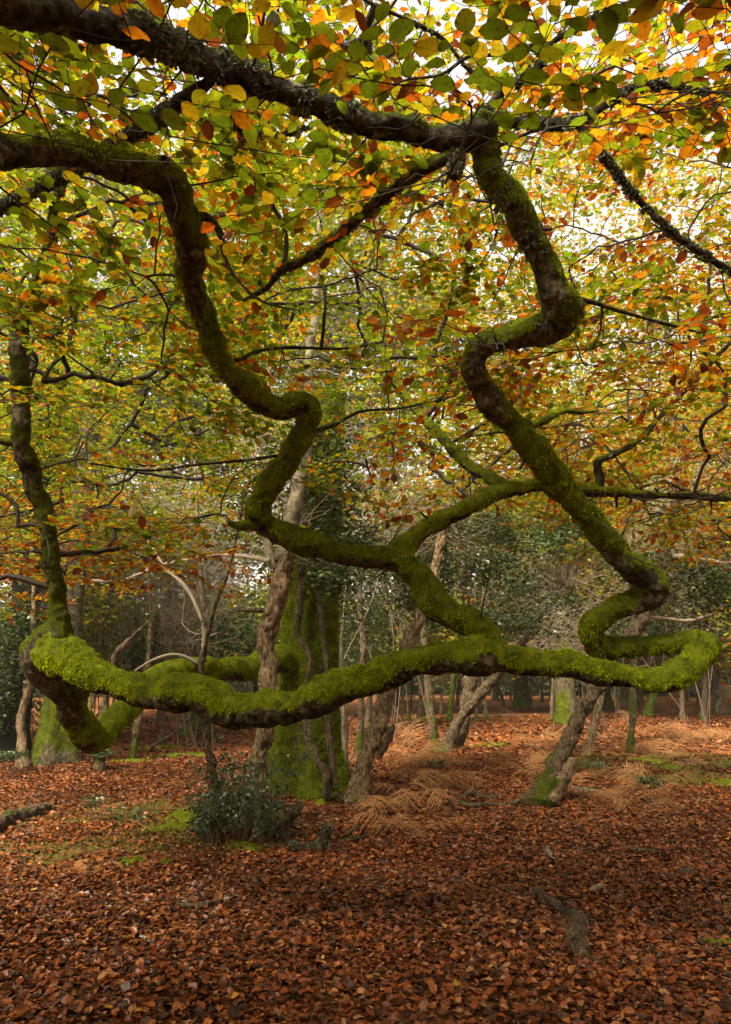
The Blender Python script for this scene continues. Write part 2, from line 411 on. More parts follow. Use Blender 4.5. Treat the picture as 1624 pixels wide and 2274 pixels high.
def moss_fuzz(name, v0, v1, v2, fn, w, cnt, ln, parent, mcol=1.0, kind='stuff', dark=0.0):
    idx = rng.choice(len(w), cnt, p=w/w.sum())
    a = rng.random(cnt); b = rng.random(cnt); f = a+b > 1; a[f], b[f] = 1-a[f], 1-b[f]
    p = v0[idx] + (v1-v0)[idx]*a[:, None] + (v2-v0)[idx]*b[:, None]
    n = fn[idx]
    cl = .75*vnoise(p*13, 77) + .55*vnoise(p*42, 78)
    d = nrm(n*.9 + rng.normal(0, .55, (cnt, 3)) + np.array([0, 0, -.55]))
    L = .78*ln*(.45 + .8*rng.random(cnt))*(1 + .6*cl)
    sd_ = nrm(np.cross(d, rng.normal(0, 1, (cnt, 3))))
    wd = (.0026 + .0028*rng.random(cnt))[:, None]*max(1.0, ln/.02)
    p = p - n*.003
    tip = p + d*L[:, None]; tip[:, 2] -= .25*L
    V = np.stack([p-sd_*wd, p+sd_*wd, tip], 1).reshape(-1, 3)
    Fc = np.arange(cnt*3).reshape(-1, 3)
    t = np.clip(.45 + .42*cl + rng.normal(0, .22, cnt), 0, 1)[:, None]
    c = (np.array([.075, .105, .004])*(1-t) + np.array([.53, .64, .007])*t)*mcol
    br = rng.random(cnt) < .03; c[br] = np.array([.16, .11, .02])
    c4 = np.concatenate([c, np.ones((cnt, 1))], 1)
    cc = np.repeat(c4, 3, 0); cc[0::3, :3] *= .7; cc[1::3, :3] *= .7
    return add(name, mk(name, V, Fc, M_moss, {'Col': cc}), parent, kind=kind)
def lichen(parent, s, n, lo=0, hi=1, size=.012):
    C, Rr = s[:, :3], s[:, 3]; T, N, B = frames(C)
    k = (lo + (hi-lo)*rng.random(n*3)); m = vnoise(np.stack([k*37, k*0, k*0], 1), 3) > -.15
    k = k[m][:n]; n = len(k); i = (k*(len(C)-1)).astype(int)
    a = rng.random(n)*6.283
    D = N[i]*np.cos(a)[:, None] + B[i]*np.sin(a)[:, None]
    p = C[i] + D*(Rr[i] - .002)[:, None] + T[i]*rng.normal(0, .006, n)[:, None]
    q = 3; ps = np.repeat(p, q, 0); Ds = np.repeat(D, q, 0)
    x = nrm(Ds + rng.normal(0, .7, ps.shape)); y = nrm(np.cross(x, rng.normal(0, 1, ps.shape)))
    sz = size*(.4+rng.random(len(ps)))[:, None]
    V = np.stack([ps, ps+x*sz+y*sz*.6, ps+x*sz*1.3, ps+x*sz-y*sz*.6], 1).reshape(-1, 3)
    Fc = np.arange(len(V)).reshape(-1, 4)
    t = rng.random(len(ps))[:, None]; c = np.array([.06, .075, .045])*(1-t)+np.array([.20, .225, .15])*t
    c4 = np.repeat(np.concatenate([c, np.ones((len(ps), 1))], 1), 4, 0)
    return add('lichen', mk('lichen', V, Fc, M_lich, {'Col': c4}), parent, kind='stuff')

tree = thing('contorted_beech', 'great mossy beech whose contorted bare limbs loop and zigzag before the camera under autumn leaves', 'tree', (PB[0], PB[1], gz(*PB)))
def reg(s, k=6): SKEL.append(s[::k]); return s
# --- trunk
def trunk_mesh(base, h, r0, r1, flare, lobes, lean=(0, 0), nz_=90, ns=72, seed=0, phase=0.0, mossb=.3, amp=.014, sink=.25):
    z = (np.linspace(0, 1, nz_)**1.35)*(h+sink) - sink
    a = np.linspace(0, 2*math.pi, ns, endpoint=False)
    Z, A = np.meshgrid(z, a, indexing='ij'); t = np.clip(Z/h, 0, 1)
    rr = r0*(1-t)+r1*t
    fl = np.exp(-np.clip(Z, 0, None)/(flare[1]))
    lob = np.zeros_like(A)
    for k, (am, fq, ph) in enumerate(lobes): lob += am*np.cos(fq*A+ph+phase + .3*Z)
    rr = rr*(1 + flare[0]*fl*(1+.9*lob)) + rr*.10*lob*(1-fl)
    X = base[0] + lean[0]*Z + rr*np.cos(A); Y = base[1] + lean[1]*Z + rr*np.sin(A); ZZ = base[2]+Z
    V = np.stack([X.ravel(), Y.ravel(), ZZ.ravel()], 1)
    D = np.stack([np.cos(A).ravel(), np.sin(A).ravel(), np.zeros(A.size)], 1)
    V += D*(amp*fbm(V*np.array([1, 1, .6]), 7, 4, seed) + amp*1.3*fbm(V*np.array([1, 1, .5]), 2.5, 2, seed+8))[:, None]
    mo = sstep(-.1, .5, mossb + .5*fbm(V*np.array([1, 1, .5]), 3.0, 3, seed+2) + .25*np.exp(-np.clip(Z, 0, None)/.9).ravel())
    V += D*(.02*mo*fbm(V, 22, 2, seed+4))[:, None]
    i = (np.arange(nz_-1)[:, None]*ns); j = np.arange(ns)[None, :]; k = (j+1) % ns
    Fc = np.stack([i+j, i+k, i+ns+k, i+ns+j], 2).reshape(-1, 4)
    return V, Fc, mo
def fuzz_on(o, V, Fc, mo, strands, ln, mcol=1.0):
    T = tris(Fc); v0, v1, v2 = V[T[:, 0]], V[T[:, 1]], V[T[:, 2]]
    fn = np.cross(v1-v0, v2-v0); ar = np.linalg.norm(fn, axis=1)/2; fn = nrm(fn)
    w = ar*np.clip(mo[T].mean(1)-.2, 0, 1)
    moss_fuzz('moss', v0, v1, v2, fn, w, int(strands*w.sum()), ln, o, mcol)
V, Fc, mo = trunk_mesh((PB[0], PB[1], gz(*PB)), 5.0, .36, .30, (.55, .42), [(.42, 3, 2.3), (.36, 5, .6), (.22, 7, 2.0)], lean=(.035, .0), seed=11, mossb=.5)
trunk = add('trunk', mk('trunk', V, Fc, M_trunk, {'moss': mo}, True), tree)
fuzz_on(trunk, V, Fc, mo, 9000, .03, .8)
for k, (pts, lab) in enumerate([
        ([(672, 1250, 8.15, 24), (668, 1330, 8.15, 22), (660, 1400, 8.15, 22), (672, 1430, 8.15, 24), (688, 1460, 8.14, 22), (684, 1516, 8.13, 19), (682, 1560, 8.2, 18)], 'wavy dead ivy stem clinging to the trunk'),
        ([(704, 1260, 8.2, 24), (708, 1330, 8.2, 20), (716, 1400, 8.18, 17), (726, 1478, 8.16, 16), (728, 1560, 8.14, 16), (731, 1640, 8.1, 20), (738, 1700, 8.05, 22), (742, 1752, 8.0, 24)], 'straight dead ivy stem up the trunk side'),
        ([(706, 1648, 8.0, 9), (700, 1672, 8.0, 17), (708, 1694, 7.98, 21), (724, 1710, 7.95, 22), (727, 1740, 7.95, 24), (726, 1768, 8.0, 26)], 'broken crooked ivy stump at the trunk foot')]):
    limb('ivy_stem', spl([(a, b, c, w*.72) for a, b, c, w in pts], .02), 12, tree, M_dead, moss=-.9, amp=.007, pad=0, seed=60+k, knob=.12, label=lab)

A_ = [(655, 1462, 8.55, 66), (610, 1470, 8.2, 58), (560, 1478, 7.9, 54), (500, 1486, 7.6, 50), (430, 1484, 7.2, 48), (372, 1494, 6.8, 50), (325, 1522, 6.4, 54), (293, 1562, 6.1, 57), (262, 1598, 5.8, 60), (225, 1632, 5.5, 63), (190, 1628, 5.25, 64), (162, 1590, 5.05, 62), (155, 1545, 4.9, 66), (150, 1515, 4.75, 84)]
EL = [(190, 1545, 4.75, 50), (160, 1525, 4.72, 78), (125, 1500, 4.65, 100), (98, 1462, 4.55, 98), (108, 1425, 4.45, 86), (128, 1408, 4.4, 60)]
A2 = [(118, 1436, 4.38, 78), (150, 1458, 4.28, 80), (200, 1490, 4.2, 70), (250, 1512, 4.15, 66), (300, 1533, 4.1, 64), (345, 1545, 4.07, 66), (384, 1540, 4.03, 80), (425, 1540, 4.0, 74), (475, 1568, 3.95, 74), (520, 1586, 3.92, 70), (552, 1590, 3.9, 70), (585, 1577, 3.9, 84), (620, 1576, 3.88, 72), (650, 1572, 3.87, 68), (695, 1556, 3.86, 70), (728, 1536, 3.85, 84), (765, 1526, 3.85, 74), (800, 1516, 3.84, 70), (862, 1490, 3.84, 66), (912, 1471, 3.83, 63), (962, 1458, 3.82, 66), (1012, 1452, 3.8, 70), (1062, 1449, 3.8, 76), (1112, 1458, 3.8, 62), (1162, 1467, 3.78, 56), (1212, 1477, 3.77, 56), (1262, 1482, 3.75, 58), (1312, 1490, 3.74, 55), (1362, 1496, 3.72, 54), (1412, 1503, 3.7, 50), (1462, 1508, 3.7, 50), (1502, 1500, 3.7, 54), (1540, 1477, 3.74, 50), (1566, 1446, 3.8, 46)]
A3 = [(1568, 1450, 3.8, 40), (1572, 1426, 3.84, 44), (1545, 1422, 3.88, 44), (1512, 1427, 3.9, 41), (1462, 1432, 3.93, 42), (1412, 1435, 3.95, 43), (1362, 1437, 3.95, 42), (1330, 1440, 3.93, 50), (1318, 1418, 3.9, 52), (1314, 1392, 3.88, 54), (1342, 1370, 3.86, 56), (1377, 1350, 3.84, 60), (1422, 1332, 3.82, 68), (1452, 1306, 3.8, 72), (1440, 1280, 3.76, 64), (1408, 1262, 3.72, 60), (1367, 1225, 3.67, 58), (1332, 1185, 3.62, 56), (1292, 1132, 3.57, 58), (1257, 1085, 3.52, 58), (1212, 1035, 3.47, 62), (1182, 1000, 3.42, 66), (1152, 955, 3.37, 60), (1112, 915, 3.32, 58), (1082, 880, 3.27, 54), (1062, 845, 3.22, 57), (1054, 810, 3.18, 60), (1065, 780, 3.14, 56), (1095, 760, 3.1, 54), (1142, 745, 3.06, 54), (1197, 728, 3.02, 60), (1242, 706, 2.97, 76), (1250, 680, 2.92, 80), (1234, 650, 2.87, 70), (1212, 605, 2.82, 58), (1187, 545, 2.76, 58), (1142, 468, 2.68, 62), (1112, 425, 2.63, 60), (1086, 380, 2.58, 56), (1082, 330, 2.54, 55), (1070, 290, 2.5, 60)]
B_ = [(1085, 262, 2.5, 44), (1055, 292, 2.5, 76), (1020, 312, 2.49, 72), (975, 312, 2.48, 56), (900, 292, 2.45, 54), (800, 268, 2.4, 54), (720, 240, 2.35, 55), (640, 208, 2.3, 57), (560, 175, 2.25, 60), (480, 143, 2.2, 62), (400, 110, 2.15, 66), (300, 72, 2.1, 72), (200, 45, 2.05, 78), (100, 22, 2.0, 84), (0, 5, 1.95, 88), (-150, -20, 1.88, 92), (-350, -45, 1.8, 96)]
C_ = [(1090, 1456, 3.82, 52), (1084, 1425, 3.84, 64), (1058, 1390, 3.85, 62), (1012, 1366, 3.86, 60), (968, 1338, 3.87, 72), (938, 1286, 3.88, 58), (905, 1254, 3.89, 58), (868, 1240, 3.89, 48), (820, 1236, 3.88, 45), (770, 1232, 3.86, 46), (715, 1218, 3.83, 48), (660, 1205, 3.8, 52), (612, 1182, 3.76, 56), (580, 1152, 3.72, 56), (582, 1110, 3.68, 52), (610, 1062, 3.63, 50), (640, 1022, 3.58, 52), (665, 978, 3.54, 48), (682, 940, 3.5, 46), (682, 908, 3.47, 54), (655, 896, 3.43, 50), (622, 904, 3.38, 48), (588, 893, 3.33, 50), (545, 860, 3.26, 52), (510, 825, 3.2, 52), (482, 785, 3.13, 50), (464, 735, 3.06, 50), (440, 675, 2.96, 55), (424, 615, 2.85, 57), (420, 530, 2.7, 62), (398, 462, 2.6, 68), (376, 402, 2.5, 80), (330, 386, 2.43, 70), (250, 364, 2.32, 66), (150, 345, 2.2, 70), (60, 335, 2.08, 74), (0, 332, 2.0, 78), (-150, 326, 1.85, 82), (-350, 320, 1.7, 86)]
D_ = [(860, 1243, 3.9, 46), (905, 1212, 3.92, 44), (950, 1170, 3.95, 39), (1010, 1138, 4.0, 36), (1070, 1110, 4.05, 36), (1130, 1088, 4.12, 36), (1190, 1083, 4.15, 30), (1260, 1086, 4.2, 24), (1330, 1092, 4.3, 22), (1400, 1098, 4.4, 20), (1480, 1100, 4.5, 18), (1560, 1103, 4.6, 17), (1640, 1109, 4.7, 15), (1800, 1120, 4.9, 12)]
D2 = [(1140, 1088, 4.13, 30), (1090, 1064, 4.2, 28), (1040, 1030, 4.4, 26), (990, 980, 4.6, 24), (940, 930, 4.8, 21), (892, 872, 5.0, 19), (862, 822, 5.2, 17), (850, 780, 5.4, 14), (800, 700, 5.7, 10)]
D3 = [(1328, 1096, 4.3, 16), (1331, 1065, 4.3, 18), (1328, 1030, 4.3, 16), (1370, 1008, 4.35, 13), (1420, 978, 4.4, 12), (1470, 920, 4.5, 11), (1540, 850, 4.6, 10), (1610, 775, 4.7, 9), (1720, 680, 4.8, 7)]
L_ = [(150, 1470, 4.3, 66), (143, 1425, 4.3, 50), (136, 1380, 4.28, 42), (123, 1320, 4.25, 38), (115, 1250, 4.2, 37), (105, 1180, 4.15, 37), (90, 1120, 4.1, 38), (70, 1060, 4.05, 38), (55, 1020, 4.0, 41), (50, 980, 3.97, 45), (48, 920, 3.93, 40), (45, 850, 3.88, 38), (42, 780, 3.83, 37), (44, 715, 3.78, 36), (66, 665, 3.73, 28), (88, 600, 3.68, 22), (108, 540, 3.64, 20), (120, 480, 3.6, 19), (135, 420, 3.55, 17), (165, 340, 3.5, 14), (180, 240, 3.4, 11)]
E_ = [(480, 165, 2.22, 30), (430, 205, 2.27, 38), (370, 250, 2.35, 35), (310, 290, 2.5, 31), (240, 330, 2.6, 28), (140, 390, 2.8, 28), (70, 425, 2.95, 27), (0, 465, 3.1, 28), (-120, 520, 3.2, 24)]
I_ = [(1000, 345, 2.5, 26), (957, 367, 2.52, 25), (902, 400, 2.58, 25), (842, 450, 2.68, 25), (812, 472, 2.73, 24), (775, 502, 2.8, 22), (740, 532, 2.86, 24), (690, 570, 2.95, 19), (625, 602, 3.05, 16), (590, 640, 3.1, 12), (540, 668, 3.2, 8)]
G_ = [(1060, 285, 2.5, 30), (1102, 265, 2.5, 26), (1162, 272, 2.5, 25), (1252, 277, 2.5, 23), (1292, 265, 2.5, 21), (1352, 230, 2.48, 20), (1412, 195, 2.46, 21), (1487, 185, 2.44, 18), (1562, 160, 2.42, 16), (1640, 138, 2.4, 15), (1800, 100, 2.35, 12)]
G2 = [(1470, 188, 2.44, 15), (1552, 202, 2.45, 16), (1630, 216, 2.47, 17), (1800, 240, 2.5, 14)]
H_ = [(1275, 272, 2.5, 17), (1300, 296, 2.52, 18), (1332, 335, 2.55, 18), (1377, 395, 2.6, 18), (1427, 455, 2.66, 18), (1472, 500, 2.72, 17), (1537, 550, 2.8, 17), (1612, 595, 2.88, 16), (1760, 670, 3.0, 13)]
F_ = [(1075, 265, 2.5, 26), (1112, 205, 2.45, 22), (1162, 176, 2.42, 19), (1207, 135, 2.38, 17), (1227, 95, 2.35, 14), (1280, 62, 2.3, 11), (1342, 28, 2.27, 10), (1440, -10, 2.2, 9), (1600, -70, 2.1, 7)]
J1 = [(1118, 198, 2.45, 12), (1042, 155, 2.42, 10), (982, 85, 2.36, 9), (900, 42, 2.3, 8), (820, 5, 2.25, 7), (740, -40, 2.2, 6)]
J2 = [(1225, 100, 2.36, 11), (1157, 105, 2.34, 9), (1100, 122, 2.32, 9), (1042, 125, 2.3, 8), (980, 165, 2.3, 6), (900, 178, 2.3, 5), (820, 215, 2.3, 4)]
K1 = [(425, 478, 2.66, 22), (462, 484, 2.67, 20), (492, 520, 2.66, 15), (496, 560, 2.64, 10), (520, 612, 2.62, 7), (580, 668, 2.6, 5), (660, 690, 2.58, 4)]
K2 = [(478, 805, 3.14, 12), (530, 800, 3.2, 9), (570, 780, 3.28, 8), (650, 772, 3.4, 8), (760, 775, 3.6, 7), (850, 760, 3.8, 5)]
K3 = [(690, 960, 3.52, 12), (740, 945, 3.6, 9), (800, 915, 3.75, 8), (900, 905, 3.95, 6), (1010, 880, 4.2, 5)]
K4 = [(640, 1008, 3.58, 8), (560, 1020, 3.5, 7), (440, 1032, 3.4, 6), (330, 1045, 3.3, 5), (200, 1030, 3.2, 4)]
K5 = [(1166, 952, 3.38, 20), (1200, 938, 3.4, 22), (1250, 912, 3.45, 14), (1290, 915, 3.5, 9), (1330, 912, 3.55, 6)]
K6 = [(1260, 665, 2.9, 20), (1300, 668, 2.92, 12), (1370, 690, 3.0, 10), (1450, 712, 3.1, 8), (1560, 740, 3.2, 6)]
K7 = [(570, 1165, 3.7, 26), (530, 1168, 3.68, 20), (508, 1160, 3.66, 12)]
K8 = [(60, 990, 3.98, 26), (28, 985, 3.95, 18), (-20, 975, 3.9, 14), (-90, 940, 3.8, 10)]
K9 = [(80, 885, 3.95, 9), (110, 820, 4.0, 9), (150, 770, 4.1, 10), (165, 690, 4.2, 9), (170, 600, 4.3, 7)]
KB = [(480, 235, 2.3, 22), (440, 270, 2.4, 20), (505, 290, 2.5, 14), (575, 305, 2.6, 10), (650, 300, 2.7, 6)]
K10 = [(470, 245, 2.28, 16), (500, 262, 2.34, 18), (540, 290, 2.42, 14), (610, 300, 2.5, 9), (700, 278, 2.6, 6)]
K11 = [(1010, 330, 2.5, 40), (1012, 365, 2.5, 32), (1010, 395, 2.5, 22)]

fadeA = lambda a: 0*a
rear = limb('limb', reg(spl(A_, .013)), 40, tree, M_limb, moss=.20, strands=30000, strand_len=.017, seed=1, knob=.06)
elbow = limb('burl', reg(spl(EL, .012)), 52, tree, M_trunk, moss=-.02, strands=30000, strand_len=.014, seed=2, knob=.06, mcol=.7)
low = limb('limb', reg(spl(A2, .009)), 60, tree, M_limb, moss=.18, strands=48000, strand_len=.017, seed=3, knob=.09, pad=.013)
zig = limb('limb', reg(spl(A3, .009)), 48, tree, M_zig, moss=.17, strands=46000, strand_len=.013, seed=4, knob=.07,
           mossfn=lambda a: np.interp(a, [0, .10, .17, .3, .55, .8, 1], [.2, .2, .08, .05, .05, .02, -.08]), mcol=.9)
sB = reg(spl(B_, .009))
top = limb('limb', sB, 44, tree, M_dark, moss=-.20, strands=34000, strand_len=.012, seed=5, knob=.08, mcol=.45,
           mossfn=lambda a: np.interp(a, [0, .2, .5, .7, 1], [.25, .2, .0, -.3, -.4]))
lichen(top, sB, 1100, .26, .64, .012); lichen(top, sB, 900, .0, .12, .013)
lichen(zig, SKEL[3], 900, .78, 1.0, .009)
midl = limb('limb', reg(spl(C_, .009)), 48, tree, M_zig, moss=.12, strands=46000, strand_len=.014, seed=6, knob=.06,
            mossfn=lambda a: np.interp(a, [0, .3, .45, .6, .8, .9, .93, 1], [.16, .14, .06, .14, .0, -.1, -1.2, -1.5]), mcol=.95)
sD = reg(spl(D_, .012))
dd = limb('branch', sD, 26, tree, M_limb, moss=.14, strands=42000, strand_len=.013, seed=7, mossfn=lambda a: -.45*sstep(.4, .6, a))
left = limb('limb', reg(spl(L_, .011)), 32, tree, M_trunk, moss=.06, strands=36000, strand_len=.011, seed=8, knob=.05, mcol=.45)
BR = {}
for key, pts, ns, ms, lc, mt in [('D2', D2, 18, .05, 0, M_limb), ('D3', D3, 14, -.2, 0, M_dark), ('E', E_, 22, -.5, 1500, M_dark), ('I', I_, 18, .02, 500, M_limb), ('G', G_, 18, -.5, 1000, M_dark),
                                 ('G2', G2, 14, -.5, 300, M_dark), ('H', H_, 16, -.3, 800, M_dark), ('F', F_, 16, -.5, 500, M_dark), ('J1', J1, 8, -.7, 80, M_dark), ('J2', J2, 8, -.7, 0, M_dark),
                                 ('K1', K1, 10, -.3, 0, M_dark), ('K2', K2, 8, -.4, 0, M_dark), ('K3', K3, 8, -.2, 0, M_dark), ('K4', K4, 8, -.5, 0, M_dark), ('K5', K5, 14, .1, 0, M_limb),
                                 ('K6', K6, 10, -.3, 0, M_dark), ('K7', K7, 14, .1, 0, M_limb), ('K8', K8, 12, -.1, 0, M_limb), ('K9', K9, 8, -.2, 0, M_dark), ('K10', K10, 12, -.5, 600, M_dark), ('K11', K11, 20, -.4, 300, M_dark)]:
    s = spl(pts, .012 if ns > 12 else .03)
    SKEL.append(s[::4 if ns > 12 else 2])
    o = limb('branch', s, ns, tree, mt, moss=ms, amp=.004, pad=.006, seed=hash(key) % 1 + len(BR)+20, strands=26000 if ms > 0 else 0, strand_len=.012, mcol=.7)
    if lc: lichen(o, s, lc, .02, .95, .009)
    BR[key] = s
# old knot hole on the left limb
kc = P(374, 380, 2.43)
def knot(c, r):
    a = np.linspace(0, 2*math.pi, 20, endpoint=False); V = []; Fc = []
    prof = [(1.9, .012), (1.5, -.012), (1.05, -.018), (.75, -.006), (.6, .03), (.3, .05), (.02, .055)]
    for q, (k, y) in enumerate(prof):
        for b in a: V.append((c[0]+k*r*math.cos(b), c[1]+y, c[2]+1.1*k*r*math.sin(b)))
    for q in range(len(prof)-1):
        for j in range(20): Fc.append((q*20+j, q*20+(j+1) % 20, q*20+20+(j+1) % 20, q*20+20+j))
    V = np.array(V); V += .003*np.stack([fbm(V, 40, 2, 5), fbm(V, 40, 2, 6), fbm(V, 40, 2, 7)], 1)
    return mk('knot_hole', V, Fc, M_dark, {'moss': np.zeros(len(V))}, True)

# ------------------------------------------------------------------ leaves
LT = np.array([[0, 0], [.33, 0], [.66, 0], [1, 0], [.15, .22], [.45, .35], [.79, .23], [.15, -.22], [.45, -.35], [.79, -.23]])
LF = np.array([[0, 1, 4], [4, 1, 5], [1, 2, 5], [5, 2, 6], [2, 3, 6], [0, 7, 1], [7, 8, 1], [1, 8, 2], [8, 9, 2], [2, 9, 3]])
ST_ = np.array([[0, 0], [.5, 0], [1, 0], [.4, .30], [.8, .17], [.4, -.30], [.8, -.17]])
SF = np.array([[0, 1, 3], [3, 1, 4], [1, 2, 4], [0, 5, 1], [5, 6, 1], [1, 6, 2]])
QT = np.array([[0, 0], [1, 0], [.45, .3], [.45, -.3]]); QF = np.array([[0, 1, 2], [0, 3, 1]])
def leaves(pos, d, n, size, col, tmpl=(LT, LF), width=1.0, fold=.25, curl=.35, rs=1.0):
    T, Fq = tmpl; N = len(pos); k = len(T)
    d = nrm(d); y = nrm(np.cross(n, d)); z = np.cross(d, y)
    fo = fold*(.3+rng.random(N)*1.2)[:, None]; cu = (curl*(rng.normal(0, 1, N)))[:, None]; wv = (.10*rng.normal(0, 1, N))[:, None]
    tx, ty = T[None, :, 0], T[None, :, 1]
    wd = (width*(.85+.3*rng.random(N)))[:, None]
    zz = fo*np.abs(ty)*1.0 + cu*((tx-.4)**2 - .16)*.8 + wv*np.sin(tx*9+3*ty) + cu*.5*ty*ty*2
    s = size[:, None]
    V = pos[:, None, :] + s[..., None]*((tx*np.ones((N, 1)))[..., None]*d[:, None, :] + (ty*wd)[..., None]*y[:, None, :] + zz[..., None]*z[:, None, :])
    Fc = (np.arange(N)[:, None, None]*k + Fq[None]).reshape(-1, 3)
    luv = np.zeros((N, k, 3)); luv[..., 0] = T[:, 0]; luv[..., 1] = T[:, 1]
    return V.reshape(-1, 3), Fc, np.repeat(col, k, 0), luv.reshape(-1, 3)
PAL = np.array([[.135, .20, .010], [.21, .265, .012], [.31, .30, .013], [.42, .285, .012], [.47, .185, .009], [.40, .095, .007], [.24, .058, .009], [.12, .036, .012]])
def palcol(cls, n=None):
    c = PAL[cls]*(1 + rng.normal(0, .13, (len(cls), 1)))*(1+rng.normal(0, .05, (len(cls), 3)))
    return np.concatenate([np.clip(c, .003, .8), rng.random((len(cls), 1))], 1)

# sprays: flat fans of twigs with two rows of leaves
def make_spray(seed):
    r = np.random.default_rng(seed); lines, lp, ld = [], [], []
    L = .55 + .35*r.random(); n = 8
    x = np.linspace(0, L, n); z = -.10*(x/L)**2*L*r.random() + .01*r.normal(0, 1, n); y = .035*np.cumsum(r.normal(0, 1, n))*.5
    ax = np.stack([x, y, z], 1); ax[0] = 0; lines.append((ax, .0036, .0013))
    side = 1
    def put(line, start):
        seg = np.linalg.norm(np.diff(line, axis=0), axis=1); t = np.concatenate([[0], np.cumsum(seg)]); s = start; sg = 1 if r.random() < .5 else -1
        while s < t[-1]:
            p = np.array([np.interp(s, t, line[:, k]) for k in range(3)]); i = min(np.searchsorted(t, s), len(seg))-1; i = max(i, 0)
            tg = (line[i+1]-line[i])/seg[i]; a = sg*R(48+14*r.normal()); c, q = math.cos(a), math.sin(a)
            lp.append(p); ld.append([tg[0]*c-tg[1]*q, tg[0]*q+tg[1]*c, tg[2]]); sg = -sg; s += .030+.018*r.random()
        lp.append(line[-1]); ld.append(line[-1]-line[-2])
    put(ax, L*.45)
    for s in np.arange(.14, .92, .115):
        i = s*(n-1); k = int(i); p = ax[k]+(ax[k+1]-ax[k])*(i-k); a = side*R(42+10*r.normal()); side = -side
        ll = (.34*(1-s)+.10)*(.7+.6*r.random()); m = 5; xx = np.linspace(0, ll, m)
        off = np.cumsum(r.normal(0, .012, m)); off[0] = 0
        ln = np.stack([p[0]+xx*math.cos(a)-off*math.sin(a), p[1]+xx*math.sin(a)+off*math.cos(a), p[2]-.12*xx*r.random()+.008*r.normal(0, 1, m)], 1); ln[0] = p
        lines.append((ln, .0021, .0010)); put(ln, .04)
    return lines, np.array(lp), np.array(ld)
SPR = [make_spray(100+k) for k in range(12)]
# limb samples for keeping the limbs in sight
LS = np.concatenate([np.concatenate([s[:, :3], s[:, 3:4]], 1) for s in SKEL[:7]])
lu, lv, lz = project(LS[:, :3]); lw = LS[:, 3]*F/np.maximum(lz, .1)
ok = (lu > -100) & (lu < 1724) & (lv > -100); lu, lv, lz, lw = lu[ok], lv[ok], lz[ok], lw[ok]
def hides(X, pad=14):
    u, v, z = project(X); h = np.zeros(len(X), bool)
    for k in range(0, len(X), 4000):
        q = slice(k, k+4000)
        dd_ = (u[q, None]-lu)**2 + (v[q, None]-lv)**2
        h[q] = ((dd_ < (lw+pad)**2) & (z[q, None] < lz+.03)).any(1)
    return h
# spray bases through the crown
def vlow(u):                                     # how low the crown hangs
    return np.interp(u, [-200, 0, 200, 330, 480, 560, 700, 850, 1000, 1200, 1350, 1500, 1800], [1330, 1340, 1310, 1230, 1180, 1090, 1060, 1120, 1130, 1140, 1180, 1210, 1240])
cand = []
def fill(n, y0, y1, vtop=-250, dens=None, pw=1.0):
    k = 0
    while k < n:
        y = y0 + (y1-y0)*random.random()**pw; u = random.uniform(-350, 1970); v = random.uniform(vtop, 1330)
        if v > vlow(u) - 60*max(0, 3.2-y): continue
        p = P(u, v, y)
        if p[2] > 6.2 or p[2] < 1.75: continue
        if y < 2.2 and v > 330: continue
        if y < 2.7 and v > 480: continue
        if y < 3.3 and v > 780: continue
        if y < 3.9 and v > 900: continue
        if dens and random.random() > dens(u, v): continue
        cand.append((p, u, v)); k += 1
midgap = lambda u, v: (1 - .75*math.exp(-(((u-700)/230)**2 + ((v-960)/260)**2)))*(.7 if (u > 1050 and v < 760) else 1)
fill(28, 1.55, 2.3, -200, lambda u, v: .6 if u > 1050 else 1)
fill(105, 2.1, 3.3, -150, midgap)
fill(210, 3.0, 4.6, -150, midgap)
fill(330, 4.4, 6.5, -150, midgap)
fill(430, 6.3, 10.5, 100, lambda u, v: 1 - .5*math.exp(-(((u-800)/260)**2 + ((v-1000)/200)**2)))
nodes = [np.concatenate([s[:, :3] for s in SKEL[3:]])]   # twigs spring from everything but the lowest limbs
node_arr = nodes[0][nodes[0][:, 2] > 1.9]
start = node_arr
cp = np.array([c[0] for c in cand])
dist = np.array([np.min(np.linalg.norm(start-p, axis=1)) for p in cp]); order = np.argsort(dist)
NA = np.zeros((len(start)+len(cand)*7, 3)); NL = np.full(len(NA), -1); NA[:len(start)] = start; nn = len(start)
links = []
for o_ in order:
    p, u, v = cand[o_]
    d = np.linalg.norm(NA[:nn]-p, axis=1) + .35*np.maximum(0, NA[:nn, 2]-p[2]); j = int(np.argmin(d)); q = NA[j]
    D = np.linalg.norm(p-q)
    t = np.linspace(0, 1, 7)[:, None]
    ln = q + (p-q)*t; b = rng.normal(0, .10*D, 3); b[2] = abs(b[2])*.7
    ln = ln + b*np.sin(t*math.pi) + rng.normal(0, .018*min(D, 1), (7, 3))*np.sin(t*math.pi)
    links.append([ln, NL[j], 1, u, v]); li = len(links)-1
    NA[nn:nn+6] = ln[1:]; NL[nn:nn+6] = li; nn += 6
for L_k in reversed(range(len(links))):
    par = links[L_k][1]
    if par >= 0: links[par][2] += links[L_k][2]
tw = Acc(); LP, LD, LN, LSZ, LC, LCLS = [], [], [], [], [], []
